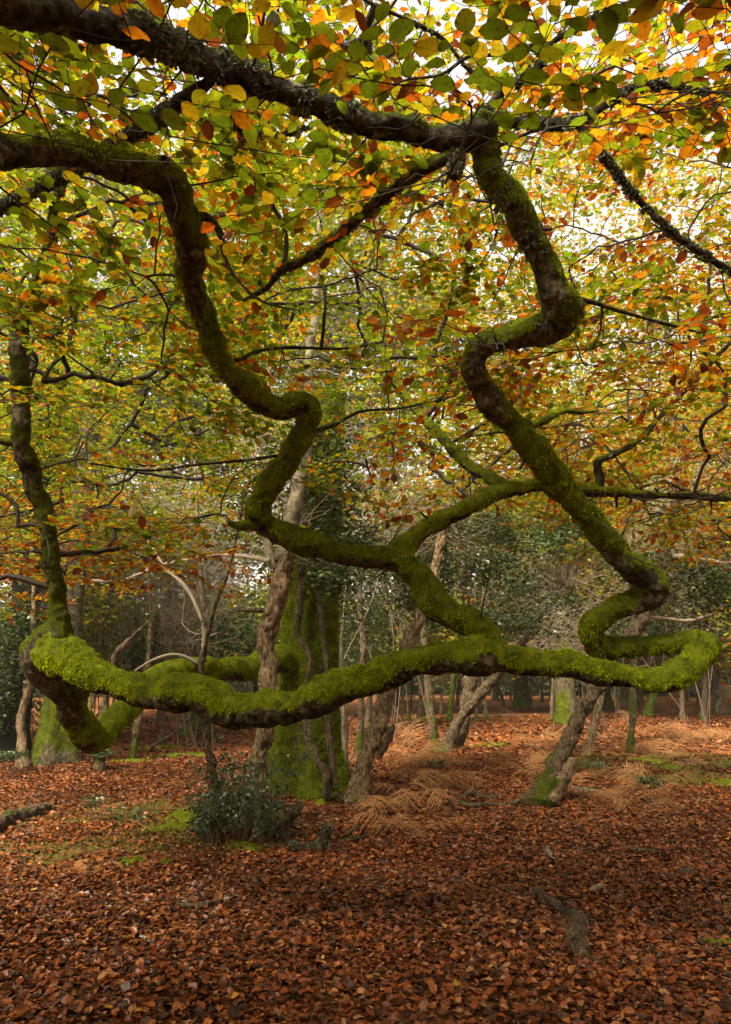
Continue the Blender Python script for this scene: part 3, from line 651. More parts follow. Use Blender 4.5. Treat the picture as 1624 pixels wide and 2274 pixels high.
for k, (ln, par, cnt, u, v) in enumerate(links):
    r0 = min(.0036*math.sqrt(cnt)+.0014, .02); r1 = max(.0024, r0*.75)
    V, Fc, _ = tube(ln, np.linspace(r0, r1, len(ln)), 4, cap=False); tw.put(V, tris(Fc))
    for q in range(3):
        i = int(rng.integers(1, 6)); p0 = ln[i]; tg = nrm(ln[i+1]-ln[i]) if i < 6 else nrm(ln[6]-ln[5]); dv = nrm(tg + rng.normal(0, .6, 3)*np.array([1, 1, .5])); L0 = .12+.38*rng.random()
        w_ = np.linspace(0, 1, 5)[:, None]; V, Fc, _ = tube(p0 + dv*L0*w_ + rng.normal(0, .02, (5, 3))*w_, np.linspace(.0026, .0009, 5), 3, cap=False); tw.put(V, tris(Fc))
    lines, lp, ld = SPR[k % 12]
    dv = ln[-1]-ln[-3]; yaw = math.atan2(dv[1], dv[0]) + rng.normal(0, .5)
    rot = Matrix.Rotation(yaw, 3, 'Z') @ Matrix.Rotation(R(rng.normal(4, 7)), 3, 'Y') @ Matrix.Rotation(R(rng.normal(0, 7)), 3, 'X')
    Rm = np.array(rot); sc = .85+.4*rng.random(); base = ln[-1]
    for C, a, b in lines:
        Cw = (C*sc) @ Rm.T + base; V, Fc, _ = tube(Cw, np.linspace(a, b, len(C)), 3, cap=False); tw.put(V, tris(Fc))
    wp = (lp*sc) @ Rm.T + base; wd = ld @ Rm.T; N = len(wp)
    # colour family of this spray: greener left and deep, rustier right and top
    warm = .11 + .29*np.clip((u-450)/1000, 0, 1) + .07*np.clip((260-v)/300, 0, 1) + (.40 if (u < 320 and v > 1080) else 0) + rng.normal(0, .16)
    warm = float(np.clip(warm, .04, .88)); x = rng.random(N)*.70 + rng.normal(warm, .20, N) - .35 + .02
    cls = np.clip((x*8.2).astype(int), 0, 7)
    cls = np.where((cls >= 5) & (rng.random(N) < .2), 3, cls); cls = np.where((cls == 7) & (rng.random(N) < .6), 5, cls)
    nm = np.tile(Rm[:, 2], (N, 1)) + rng.normal(0, .15, (N, 3)); dr = (cls >= 5)
    nm[dr] += rng.normal(0, .38, (int(dr.sum()), 3)); wd = wd + rng.normal(0, .12, wd.shape); wd[dr, 2] -= .35*rng.random(int(dr.sum()))
    keep = rng.random(N) > .12
    LP.append(wp[keep]); LD.append(wd[keep]); LN.append(nm[keep]); LCLS.append(cls[keep])
LP, LD, LN, LCLS = map(np.concatenate, (LP, LD, LN, LCLS))
sz = rng.uniform(.040, .080, len(LP))*np.interp(LP[:, 1], [1.5, 2.5, 3.4, 6, 9], [1.2, 1.08, 1.0, 1.0, 1.1]); LD = nrm(LD)
mid_ = LP + LD*(sz*.5)[:, None]
hid = hides(mid_) & (rng.random(len(LP)) < np.where(mid_[:, 1] < 2.6, .985, .955))
k_ = ~hid
LP, LD, LN, LCLS, sz = LP[k_], LD[k_], LN[k_], LCLS[k_], sz[k_]
LN = LN - LD*np.sum(LN*LD, 1, keepdims=True); LN = nrm(LN)
for sk_ in (SKEL[3], SKEL[4], SKEL[5], SKEL[6], SKEL[7]):
    for q in range(26):
        i = int(rng.integers(2, len(sk_)-2)); p0 = sk_[i, :3]; tg = nrm(sk_[i+1, :3]-sk_[i-1, :3]); a = rng.normal(0, 1, 3); a = nrm(a - tg*np.dot(a, tg)); dv = nrm(a + .5*tg*rng.choice([-1, 1])); L0 = sk_[i, 3] + (.02+.05*rng.random() if q % 3 == 0 else .1+.5*rng.random()**1.5); r0 = .011*rng.random()+.004 if q % 3 == 0 else .0045
        w_ = np.linspace(0, 1, 7)[:, None]; V, Fc, _ = tube(p0 + dv*L0*w_ + np.cumsum(rng.normal(0, .012*L0+.002, (7, 3)), 0)*w_, np.linspace(r0*1.2, r0*.55 if q % 3 == 0 else .0012, 7), 5, cap=False); tw.put(V, tris(Fc))
add('twigs', tw.mesh('twigs', M_twig), tree, kind='stuff')
u, v, z = project(LP + LD*(sz*.5)[:, None])
vis = (u > 10) & (u < 1614) & (v > 10) & (z > .3)
face = np.abs(np.sum(nrm(LP-np.array([0, 0, CAMZ]))*LN, 1))
scr = np.where(vis, sz/z*(.25+face), 0)
big = np.argsort(-scr)[:300]; isbig = np.zeros(len(LP), bool); isbig[big] = True
cols = palcol(LCLS)
rest = ~isbig
fa = Acc()
for sel, tm in ((rest & (LP[:, 1] < 5), (LT, LF)), (rest & (LP[:, 1] >= 5), (ST_, SF))):
    V, Fc, c4, luv = leaves(LP[sel], LD[sel], LN[sel], sz[sel], cols[sel], tm); fa.put(V, Fc, Col=c4, luv=luv)
add('foliage', fa.mesh('foliage', M_leaf), tree, kind='stuff')
# the 300 largest leaves singly; meshes shared by colour class and shape
def leaf_fine(seed, cls):
    r = np.random.default_rng(seed); n, m = 9, 3; V, Fc, uv = [], [], []
    fo, cu, wv, tw_ = .25*r.random()+.05, .4*r.normal(), .02+.02*r.random(), .25*r.normal()
    for i in range(n):
        x = i/(n-1); hw = .335*math.sin(math.pi*x**.85)**.75 if 0 < i < n-1 else .004
        for j in range(-m, m+1):
            y = j/m*hw; e = abs(j)/m
            zz = fo*abs(y) + cu*((x-.4)**2-.16)*.8 + wv*math.sin(x*26+abs(y)*20)*e + tw_*y*(x-.3)
            V.append((x + (.012*math.sin(x*60)*e), y*(1+.05*math.sin(x*50+j)), zz)); uv.append((x, y, 0))
    k = 2*m+1
    for i in range(n-1):
        for j in range(k-1): Fc.append((i*k+j, (i+1)*k+j, (i+1)*k+j+1, i*k+j+1))
    c = palcol(np.array([cls])); rng.random()
    return mk('leaf', np.array(V), Fc, M_leaf, {'Col': np.repeat(c, len(V), 0), 'luv': np.array(uv)}, True)
LM = {}
for i in big:
    key = (int(LCLS[i]), int(rng.integers(5)))
    if key not in LM: LM[key] = leaf_fine(key[0]*10+key[1]+500, key[0])
    d, n = LD[i], LN[i]; y = np.cross(n, d)
    m = Matrix(((d[0], y[0], n[0], LP[i][0]), (d[1], y[1], n[1], LP[i][1]), (d[2], y[2], n[2], LP[i][2]), (0, 0, 0, 1))) @ Matrix.Scale(float(sz[i]), 4)
    o = bpy.data.objects.new('leaf', LM[key]); COL.objects.link(o); o.parent = tree
    o.matrix_parent_inverse = Matrix.Translation(-Vector(tree.location)); o.matrix_basis = m
add('knot_hole', knot(kc - np.array([0, .055, 0]), .012), midl)

# unseen crown foliage added over and behind the camera to shade the foreground
cw = []
for k in range(1700):
    p = np.array([rng.uniform(-6.0, 4.5), rng.uniform(-3.6, 1.15), rng.uniform(3.4, 4.6)]); u_, v_, z_ = project(p[None])
    if z_[0] > .2 and v_[0] > -330 and -330 < u_[0] < 1950: continue
    N = 46; q = p + rng.normal(0, 1, (N, 3))*np.array([.42, .42, .08]); cls = np.clip(rng.normal(3.3, 1.6, N), 0, 7).astype(int)
    a = rng.random(N)*6.28; cw.append((q, np.stack([np.cos(a), np.sin(a), rng.normal(0, .15, N)], 1), np.array([0, 0, 1.0])+rng.normal(0, .25, (N, 3)), cls))
q, d, n, cl = [np.concatenate([c[k] for c in cw]) for k in range(4)]
V, Fc, c4, luv = leaves(q, d, n, rng.uniform(.075, .11, len(q)), palcol(cl), (ST_, SF))
add('foliage', mk('foliage', V, Fc, M_leaf, {'Col': c4, 'luv': luv}), tree, kind='stuff')

# ------------------------------------------------------------------ fallen leaves
def litter(n, y0, y1, size, seed):
    r = np.random.default_rng(seed)
    y = np.sqrt(r.random(n)*(y1**2-y0**2)+y0**2); x = (r.random(n)-.5)*(y*1.12+.9)
    return x, y
GP = np.array([[.27, .078, .016], [.32, .108, .026], [.20, .052, .013], [.115, .034, .010], [.068, .025, .010], [.36, .17, .062], [.29, .135, .066], [.038, .018, .009], [.42, .21, .03]])
GW = np.array([.18, .08, .22, .20, .15, .04, .05, .12, .006])
Ls = []
for n, y0, y1, s0, s1 in ((42000, 2.6, 4.6, .018, .062), (60000, 4.4, 7.2, .024, .062), (56000, 7.0, 13.0, .036, .070), (20000, 13.0, 24.0, .08, .13)):
    x, y = litter(n, y0, y1, 0, n)
    mm = mossmask(x, y)*(.5+.5*vnoise(np.stack([x*1.6, y*1.6, 0*x], 1), 21)) > .42
    dr = fbm(np.stack([x*1.2, y*1.2, 0*x], 1), 1.0, 2, 33) + .9
    kp = (~mm | (rng.random(n) < .25)) & (rng.random(n) < np.clip(dr, .55, 1))
    kp &= (np.hypot(x-PB[0], y-PB[1]) > .40)
    x, y = x[kp], y[kp]; N = len(x)
    a = rng.random(N)*6.283; lift = np.abs(rng.normal(0, .012, N))+.004
    pos = np.stack([x, y, ground(x, y)+lift], 1)
    cl = rng.choice(len(GP), N, p=GW/GW.sum()); c = GP[cl]*(1+rng.normal(0, .16, (N, 1)))
    c *= (1 + .40*vnoise(np.stack([x*.8, y*.8, 0*x], 1), 9))[:, None]
    far = sstep(5.0, 9.5, y)[:, None]; 
    c4 = np.concatenate([np.clip(c, .006, .8), rng.random((N, 1))], 1)
    Ls.append((pos, np.stack([np.cos(a), np.sin(a), rng.normal(0, .22, N)], 1), np.stack([rng.normal(0, .34, N), rng.normal(0, .34, N), np.ones(N)], 1), rng.uniform(s0, s1, N), c4))
pos, d, n, szl, c4 = [np.concatenate([q[k] for q in Ls]) for k in range(5)]
u, v, z = project(pos); sc_ = np.where((u > 20) & (u < 1604) & (v > 1500) & (v < 2255) & (pos[:, 2] > ground(pos[:, 0], pos[:, 1])+.012), szl/np.maximum(z, .1), 0)
bigl = np.argsort(-sc_)[:300]; rest = np.ones(len(pos), bool); rest[bigl] = False
V, Fc, cc, luv = leaves(pos[rest], d[rest], n[rest], szl[rest], c4[rest], (ST_, SF), 1.05, .35, .55)
add('leaf_litter', mk('leaf_litter', V, Fc, M_litter, {'Col': cc, 'luv': luv}), kind='stuff', label='fallen brown and orange beech leaves carpeting the forest floor', category='leaf litter')
FM = []
for k in range(18):
    me = leaf_fine(900+k, 5); c = np.append(np.clip(GP[k % len(GP)]*(1+rng.normal(0, .1)), .01, .8), rng.random())
    me.attributes['Col'].data.foreach_set('color', np.tile(c, len(me.vertices)).astype(np.float32)); me.materials[0] = M_litter; FM.append(me)
clz = rng.choice(18, 300, p=np.tile(GW, 2)/np.tile(GW, 2).sum())
for k, i in enumerate(bigl):
    d_ = nrm(d[i]); n_ = nrm(n[i]-d_*np.dot(n[i], d_)); y_ = np.cross(n_, d_)
    o = bpy.data.objects.new('fallen_leaf', FM[clz[k]]); COL.objects.link(o); o.parent = ground_o
    o.matrix_basis = Matrix(((d_[0], y_[0], n_[0], pos[i][0]), (d_[1], y_[1], n_[1], pos[i][1]), (d_[2], y_[2], n_[2], pos[i][2]+.006), (0, 0, 0, 1))) @ Matrix.Scale(float(szl[i]), 4)

# ------------------------------------------------------------------ wood: stems and trees of the background
def stem_pts(pts, dep):                          # [(u, v, w)] with one depth (or a start and end depth)
    d0, d1 = dep if isinstance(dep, tuple) else (dep, dep)
    n = len(pts); return [(u, v, d0+(d1-d0)*k/(n-1), w) for k, (u, v, w) in enumerate(pts)]
def stem(parent, pts, dep, mat, name='trunk', step=.05, ns=14, moss=-.6, amp=.012, seed=0, fuzz=0, knob=.08, foot=False, label=None, mcol=.6, ridge=None):
    s = spl(stem_pts(pts, dep), step)
    if foot:
        g = gz(s[0, 0], s[0, 1]); k = np.exp(-np.arange(len(s))*step/.18); k2 = np.exp(-np.arange(len(s))*step/.07); s[:, 3] *= .80*(1+.4*k+.5*k2)
        s[0, 2] = min(s[0, 2], g-.08)
    return limb(name, s, ns, parent, mat, moss=moss, amp=amp, pad=.006, seed=seed, strands=fuzz, strand_len=.02, knob=knob, label=label, mcol=mcol,
                ridge=amp*.9 if ridge is None else ridge, mossfn=(lambda a: .42*np.exp(-a*12)) if foot else None), s
def crown(parent, blobs, n, kind, size, name='foliage', clump=.16, flat=.35, seed=0, twigs=None, root=None, tmpl=(QT, QF), twr=.004):
    r = np.random.default_rng(seed); tot = sum(b[6] for b in blobs); pp, tl = [], []
    for (u, v, d, ru, rv, rd, w) in blobs:
        nb = int(n*w/tot); c = P(u, v, d); ax = np.array([px2m(u, v, d, ru), rd, px2m(u, v, d, rv)])
        nc = max(4, nb//28); q = r.normal(0, 1, (nc, 3)); q = nrm(q)*(r.random(nc)**.45)[:, None]
        cc = c + q*ax
        cc[:, 2] = np.maximum(cc[:, 2], .25)
        i = r.integers(0, nc, nb)
        pp.append(cc[i] + r.normal(0, 1, (nb, 3))*clump*np.array([1, 1, flat+.25]))
        if twigs is not None:
            rt = root if root is not None else c - np.array([0, 0, ax[2]])
            for e in cc[::(3 if n < 12000 else 9)]:
                b0 = rt[r.integers(len(rt))] if np.ndim(rt) == 2 else rt
                t = np.linspace(0, 1, 7)[:, None]; bow = r.normal(0, .13*np.linalg.norm(e-b0), 3)
                tl.append((b0+(e-b0)*t + bow*np.sin(t*math.pi) + r.normal(0, .03, (7, 3))*np.sin(t*math.pi), twr*(1.2+r.random()), twr*.5))
    p = np.concatenate(pp); p = p[p[:, 2] > .1]; N = len(p); a = r.random(N)*6.283
    dd_ = np.stack([np.cos(a), np.sin(a), r.normal(0, .45, N)], 1); nn_ = np.stack([r.normal(0, flat*1.6, N), r.normal(0, flat*1.6, N), np.ones(N)], 1)
    if kind == 'holly':
        t = r.random(N)[:, None]; c = np.array([.026, .046, .014])*(1-t) + np.array([.085, .125, .036])*t; lt = r.random(N) < .06; c[lt] = np.array([.12, .16, .03]); mt = M_holly
    else:
        cls = np.clip(r.normal(kind, 1.3, N), 0, 7); c = PAL[cls.astype(int)]*(1+r.normal(0, .15, (N, 1))); mt = M_far
    c4 = np.concatenate([np.clip(c, .004, .8), r.random((N, 1))], 1)
    V, Fc, cc, luv = leaves(p, dd_, nn_, size*(.6+.8*r.random(N)), c4, tmpl, 1.1)
    add(name, mk(name, V, Fc, mt, {'Col': cc, 'luv': luv}), parent, kind='stuff')
    if tl: add('twigs', thin(tl).mesh('twigs', twigs), parent, kind='stuff')
def base_of(u, v): 
    p = gp(u, v); return p, float(p[1])
def tt(name, label, cat, u, v, group=None):
    p, d = base_of(u, v); return thing(name, label, cat, p, group), d

# flaking holly in front of the beech trunk
t, d = tt('holly_tree', 'tall holly with flaking brown bark standing before the mossy trunk', 'tree', 572, 1838)
o, s1 = stem(t, [(575, 1850, 60), (572, 1800, 54), (575, 1700, 50), (590, 1600, 48), (598, 1500, 46), (592, 1430, 46), (604, 1370, 44), (622, 1290, 42), (634, 1230, 40)], (d, d), M_flake, step=.025, ns=30, amp=.012, seed=31, foot=True, knob=.07, moss=-.75)
o, s2 = stem(t, [(630, 1250, 40), (645, 1160, 36), (662, 1080, 32), (678, 1000, 28), (690, 880, 24), (688, 790, 20), (700, 680, 17), (705, 560, 14), (715, 400, 10)], (d, d+.5), M_grey, name='upper_stem', step=.05, ns=16, amp=.005, seed=32, knob=.04, moss=-.8)
stem(t, [(615, 1262, 22), (600, 1235, 24), (596, 1180, 18), (590, 1100, 13), (600, 1000, 9)], (d+.05, d+.4), M_grey, name='branch', ns=10, seed=33, amp=.004)
stem(t, [(600, 1245, 14), (560, 1238, 10), (500, 1232, 8), (430, 1240, 8), (350, 1258, 8), (270, 1290, 8), (200, 1290, 6), (120, 1300, 4)], (d+.05, d+.8), M_pale, name='branch', ns=8, seed=34, amp=.003)
stem(t, [(592, 1355, 9), (555, 1356, 8), (518, 1354, 6)], d, M_dead, name='branch', ns=8, seed=35, amp=.003)
crown(t, [(740, 1280, 7.3, 60, 45, .35, .8), (700, 1200, 7.5, 90, 55, .4, 1.2), (720, 1110, 7.6, 100, 70, .4, 1.2), (705, 1000, 7.7, 90, 80, .4, .9), (560, 1120, 7.8, 130, 110, .5, .8)], 7000, 'holly', .055, seed=1, twigs=M_tan, root=s2[:12, :3], clump=.10)
# young holly sapling
t, d = tt('holly_sapling', 'slim young holly with pale forked stem rising past the hanging limb', 'tree', 490, 1836)
stem(t, [(492, 1850, 24), (484, 1790, 20), (472, 1720, 19), (462, 1650, 18), (456, 1580, 17), (448, 1490, 17), (450, 1460, 15)], d, M_stem, ns=14, step=.03, seed=41, foot=True)
o, s3 = stem(t, [(449, 1470, 15), (456, 1420, 15), (452, 1360, 12), (446, 1280, 10), (440, 1180, 9), (436, 1080, 7), (430, 960, 5)], (d, d+.4), M_grey, name='branch', ns=10, seed=42, amp=.004)
stem(t, [(450, 1462, 10), (465, 1400, 9), (480, 1340, 9), (505, 1280, 8), (520, 1220, 7), (540, 1120, 5)], (d, d-.2), M_stem, name='branch', ns=8, seed=43, amp=.004)
stem(t, [(450, 1380, 8), (430, 1330, 9), (400, 1290, 8), (370, 1265, 7), (330, 1200, 5)], (d, d+.4), M_pale, name='branch', ns=8, seed=44, amp=.004)
stem(t, [(442, 1475, 8), (410, 1458, 8), (380, 1454, 7), (340, 1466, 6), (300, 1490, 4)], (d, d-.2), M_pale, name='branch', ns=8, seed=45, amp=.003)
crown(t, [(430, 1180, 7.4, 130, 130, .6, 1)], 500, 1.4, .05, seed=2, twigs=M_pale, root=s3[:, :3], clump=.12, twr=.003)
# bush round their feet
t, d = tt('holly_bush', 'dark green holly bush around the feet of the two hollies', 'bush', 530, 1850)
bs = np.array([gp(480, 1850), gp(530, 1870), gp(585, 1860), gp(550, 1840)])
rb = np.random.default_rng(44); lp, ld, tl = [], [], []
for k in range(95):
    uu = rb.uniform(440, 606); b0 = gp(uu, rb.uniform(1838, 1884)); hgt = np.interp(uu, [440, 480, 520, 560, 606], [.22, .55, .85, .75, .3])*rb.uniform(.35, 1.15)
    dv = np.array([rb.normal(0, .35), rb.normal(0, .3), 1.0]); e = b0 + dv*hgt; w_ = np.linspace(0, 1, 7)[:, None]
    ln = b0 + (e-b0)*w_ + np.cumsum(rb.normal(0, .015, (7, 3)), 0)*w_; tl.append((ln, .005, .0015))
    for q in range(int(rb.integers(2, 5))):
        i = int(rb.integers(2, 6)); d2 = nrm(np.array([rb.normal(), rb.normal(), rb.normal(.4, .4)])); l2 = ln[i] + d2*rb.uniform(.06, .17)*np.linspace(0, 1, 5)[:, None]; tl.append((l2, .0022, .001))
        for p in l2[1:]:
            for _ in range(4): lp.append(p + rb.normal(0, .012, 3)); ld.append(rb.normal(0, 1, 3)+d2*.7)
    for p in ln[4:]:
        for _ in range(4): lp.append(p+rb.normal(0, .015, 3)); ld.append(rb.normal(0, 1, 3)+np.array([0, 0, .6]))
lp, ld = np.array(lp), np.array(ld); N = len(lp); q = rb.random((N, 1)); cb = np.array([.020, .036, .010])*(1-q)+np.array([.075, .11, .03])*q
V, Fc, cc, luv = leaves(lp, ld, rb.normal(0, .8, (N, 3))+np.array([0, 0, 1.0]), rb.uniform(.022, .045, N), np.concatenate([cb, rb.random((N, 1))], 1), (QT, QF), 1.2)
add('foliage', mk('foliage', V, Fc, M_holly, {'Col': cc, 'luv': luv}), t, kind='stuff'); add('twigs', thin(tl).mesh('twigs', M_tan), t, kind='stuff')
# leaning trunk to the right of the beech
t, d = tt('leaning_holly', 'leaning holly trunk with ochre scaly bark beside the mossy trunk', 'tree', 785, 1775)
o, s4 = stem(t, [(782, 1790, 62), (795, 1745, 50), (822, 1670, 48), (850, 1580, 46), (872, 1510, 42), (900, 1440, 40), (932, 1372, 36), (960, 1300, 28), (975, 1220, 22), (1000, 1120, 15)], (d, d+.6), M_flake, step=.03, ns=26, seed=51, foot=True, moss=-.7, amp=.014)
stem(t, [(842, 1680, 20), (856, 1650, 17), (868, 1622, 13), (876, 1610, 6)], (d+.1, d+.1), M_dead, name='stub', ns=10, seed=52, step=.03)
def scatter_blobs(u0, u1, v0, v1, d0, d1, n, seed, ru=(30, 75), rv=(20, 50)):
    r = np.random.default_rng(seed); return [(r.uniform(u0, u1), r.uniform(v0, v1), r.uniform(d0, d1), r.uniform(*ru), r.uniform(*rv), .45, r.uniform(.3, 1)) for _ in range(n)]
crown(t, scatter_blobs(700, 1180, 1080, 1370, 9.2, 10.8, 26, 4), 11000, 'holly', .062, seed=4, twigs=M_tan, root=s4[-20:, :3], clump=.16)
# forked pair
t, d = tt('forked_holly', 'forked pale grey holly with one arm leaning far right', 'tree', 985, 1672)
o, s5 = stem(t, [(984, 1680, 44), (1000, 1640, 34), (1022, 1596, 32), (1046, 1562, 30), (1075, 1530, 27), (1108, 1495, 24), (1150, 1440, 20), (1185, 1390, 17), (1215, 1345, 15), (1250, 1290, 12)], (d, d-.4), M_stem, step=.05, ns=18, seed=55, foot=True, amp=.014)
o, s6 = stem(t, [(1012, 1660, 28), (1030, 1600, 28), (1040, 1540, 28), (1048, 1490, 26), (1055, 1440, 22), (1070, 1380, 20), (1085, 1320, 18), (1090, 1240, 14)], (d+.3, d+.4), M_stem, name='second_trunk', step=.06, ns=16, seed=56)
crown(t, scatter_blobs(980, 1340, 1060, 1400, 11.2, 13.0, 22, 5), 10000, 'holly', .068, seed=5, twigs=M_tan, root=np.concatenate([s5[-14:, :3], s6[-10:, :3]]), clump=.15)
# right leaning holly
t, d = tt('leaning_holly', 'steeply leaning rough dark holly trunk with broken stub at its mossy foot', 'tree', 1205, 1782)
o, s7 = stem(t, [(1192, 1800, 78), (1215, 1745, 62), (1238, 1690, 48), (1262, 1640, 46), (1285, 1595, 44), (1312, 1550, 42), (1335, 1510, 40), (1372, 1450, 38), (1420, 1390, 36), (1445, 1340, 32), (1468, 1270, 28), (1490, 1180, 24), (1508, 1080, 20), (1520, 950, 14)], (d, d+.8), M_stem, step=.03, ns=26, seed=61, foot=True, amp=.02, knob=.16, moss=-.7, fuzz=12000, ridge=.004)
stem(t, [(1218, 1790, 34), (1240, 1750, 28), (1262, 1712, 26), (1276, 1690, 22)], (d-.1, d+.05), M_flake, name='stub', ns=14, seed=62, step=.03, moss=-.4)
stem(t, [(1432, 1368, 11), (1480, 1374, 8), (1530, 1378, 6), (1580, 1365, 4)], (d+.6, d+.9), M_pale, name='branch', ns=8, seed=63)
stem(t, [(1480, 1235, 13), (1540, 1238, 10), (1600, 1250, 8), (1680, 1250, 6)], (d+.7, d+.8), M_pale, name='branch', ns=8, seed=64)
crown(t, scatter_blobs(1370, 1640, 1180, 1430, 9.3, 10.2, 18, 6), 6000, 'holly', .06, seed=6, twigs=M_pale, root=s7[-30:, :3], clump=.14)
# slimmer stems, one thing each
def slim(label, pts, mat=M_stem, group=None, moss=-.5, ns=12, top=None, name='slender_trunk', off=0, kind=None, seed=0, branch=None):
    u0, v0, w0 = pts[0]; t, d = tt(name, label, 'tree', u0, v0, group); d += off
    pts = list(pts)
    if top: pts += top
    o, s = stem(t, pts, (d, d+.3), mat, ns=ns, step=.08, seed=seed, foot=True, moss=moss)
    return t, d, s
sl = []
sl.append(slim('slim cork-barked stem close behind the leaning dark holly', [(1302, 1698, 22), (1310, 1650, 20), (1322, 1600, 21), (1332, 1555, 20), (1345, 1500, 17)], M_flake, top=[(1380, 1380, 13), (1400, 1250, 9)], seed=71))
sl.append(slim('upright gnarled grey stem standing alone among bracken', [(1400, 1672, 20), (1402, 1630, 18), (1405, 1580, 17), (1406, 1530, 16)], M_stem, top=[(1410, 1430, 13), (1400, 1300, 9), (1405, 1150, 7)], seed=72))
sl.append(slim('slender grey trunk with green mossy foot left of the forked holly', [(968, 1668, 25), (960, 1610, 23), (955, 1550, 22), (950, 1500, 20)], M_stem, top=[(942, 1400, 16), (930, 1280, 12), (925, 1150, 9)], seed=73, moss=-.3))
sl.append(slim('thin crooked mossy sapling in the bracken clearing', [(915, 1612, 7), (905, 1580, 6), (893, 1545, 5), (885, 1510, 5)], M_stem, top=[(890, 1440, 4)], seed=74, moss=.1))
sl.append(slim('straight thin trunk beyond the leaning ochre trunk', [(930, 1614, 14), (934, 1560, 12), (937, 1510, 11)], M_stem, top=[(930, 1400, 9), (935, 1250, 6)], seed=75))
sl.append(slim('mossy thin upright trunk behind the forked holly', [(1000, 1600, 14), (1003, 1550, 13), (1008, 1500, 12)], M_stem, top=[(1015, 1380, 10), (1010, 1250, 8), (1015, 1100, 6)], seed=76, moss=.1))
sl.append(slim('short pale stem right beside the ivy-clad beech trunk', [(772, 1728, 14), (768, 1660, 13), (765, 1590, 12), (762, 1540, 12)], M_grey, top=[(760, 1420, 9), (770, 1300, 7)], seed=77))
sl.append(slim('paired grey trunk between the beech and the leaning ochre trunk', [(797, 1690, 22), (800, 1620, 19), (803, 1560, 17)], M_stem, top=[(808, 1450, 15), (800, 1330, 12), (805, 1200, 9)], seed=78))
sl.append(slim('thin dark trunk leaning in the open wood', [(1122, 1578, 9), (1112, 1540, 8), (1102, 1515, 7)], M_dead, top=[(1080, 1440, 6)], seed=79))
sl.append(slim('stout short mossy-footed trunk in the far grass', [(1438, 1592, 26), (1446, 1560, 22), (1454, 1530, 20)], M_stem, top=[(1470, 1450, 17), (1465, 1350, 14), (1475, 1200, 11)], seed=80, moss=.1))
sl.append(slim('thin wavy trunk behind the gnarled grey stem', [(1378, 1588, 8), (1372, 1560, 8), (1376, 1530, 7)], M_dead, top=[(1372, 1450, 6)], seed=81))
sl.append(slim('slim flaking trunk with mossy foot under the hanging loop', [(293, 1690, 18), (300, 1640, 16), (308, 1590, 15), (316, 1550, 13)], M_flake, top=[(330, 1450, 10), (335, 1300, 7)], seed=82, moss=-.3))
sl.append(slim('pale stem with a leafy foot below the hanging loop', [(222, 1712, 20), (224, 1670, 18), (228, 1600, 18), (238, 1540, 16)], M_stem, top=[(260, 1450, 14), (290, 1420, 10), (330, 1380, 7)], seed=83))
sl.append(slim('short crooked brown stem behind the low mossy limb', [(360, 1655, 16), (357, 1610, 15), (352, 1570, 13)], M_stem, top=[(345, 1480, 10), (350, 1350, 7)], seed=84))
sl.append(slim('pinkish flaking trunk beside the dark tree at the wood edge', [(52, 1706, 28), (50, 1640, 23), (48, 1590, 22), (62, 1530, 20), (70, 1470, 18)], M_flake, top=[(75, 1350, 14), (70, 1200, 11)], seed=85))
for k, (u, v, w) in enumerate([(1180, 1562, 7), (1205, 1560, 8), (1222, 1556, 6), (1135, 1560, 6), (1290, 1566, 7), (1060, 1560, 6), (1345, 1560, 6), (870, 1566, 7), (845, 1560, 6), (1600, 1560, 9), (1588, 1556, 7), (1520, 1553, 8), (240, 1580, 7), (395, 1585, 7), (270, 1572, 6)] + [(float(rng.uniform(190, 1610)), float(rng.uniform(1566, 1606)), float(rng.uniform(5, 9))) for _ in range(26)]):
    ln_ = rng.normal(0, 12)
    sl.append(slim('distant thin bare trunk in the dim wood', [(u, v, w), (u+ln_*.3, v-60, w*.85), (u+ln_, v-160, w*.7)], M_dead, group='distant thin trunks', top=[(u+ln_*1.5, v-300, w*.5)], seed=100+k, ns=8, name='distant_trunk'))
# mossy trunks
def mossy(label, u, v, w, wt, h, seed, mat=M_trunk, fz=2500, mossb=.22, lean=(0, 0), name='mossy_beech', flare=(.9, .35)):
    t, d = tt(name, label, 'tree', u, v); p = np.array(t.location)
    r0 = px2m(u, v, d, w)/2; r1 = px2m(u, v, d, wt)/2
    V, Fc, mo = trunk_mesh((p[0], p[1]+r0*.6, p[2]), h, r0, r1, flare, [(.45, 3, seed), (.3, 5, 2.*seed)], lean=lean, nz_=60, ns=44, seed=seed, mossb=mossb)
    o = add('trunk', mk('trunk', V, Fc, mat, {'moss': mo}, True), t)
    if fz: fuzz_on(o, V, Fc, mo, fz, .03, .3)
    return t, d
tb1, db1 = mossy('green mossy beech trunk with spreading root feet beyond the hanging loop', 112, 1700, 62, 40, 7.5, 13, lean=(.01, 0), mossb=.12, flare=(.75, .45))
tdk, ddk = mossy('dark deeply shaded ivy-green trunk at the edge of the wood', 10, 1692, 70, 60, 8, 14, mat=M_shade, fz=0, mossb=-.9, flare=(.4, .4))
tb3, db3 = mossy('bulky bright mossy trunk behind the leaning dark holly', 1264, 1612, 46, 44, 7, 15, fz=1600, mossb=.08, flare=(.25, .4))
tb4, db4 = mossy('broad mossy trunk deep in the open wood', 1162, 1572, 30, 24, 9, 16, fz=500, mossb=.4, flare=(.5, .4))
tb5, db5 = mossy('mossy trunk half hidden behind the bulky bright one', 1350, 1574, 24, 20, 8, 17, fz=500, mossb=.4, flare=(.6, .4))
mossy('mossy rooted trunk seen low behind the sapling', 430, 1628, 34, 28, 8, 18, fz=700, mossb=.5, flare=(1.2, .45))
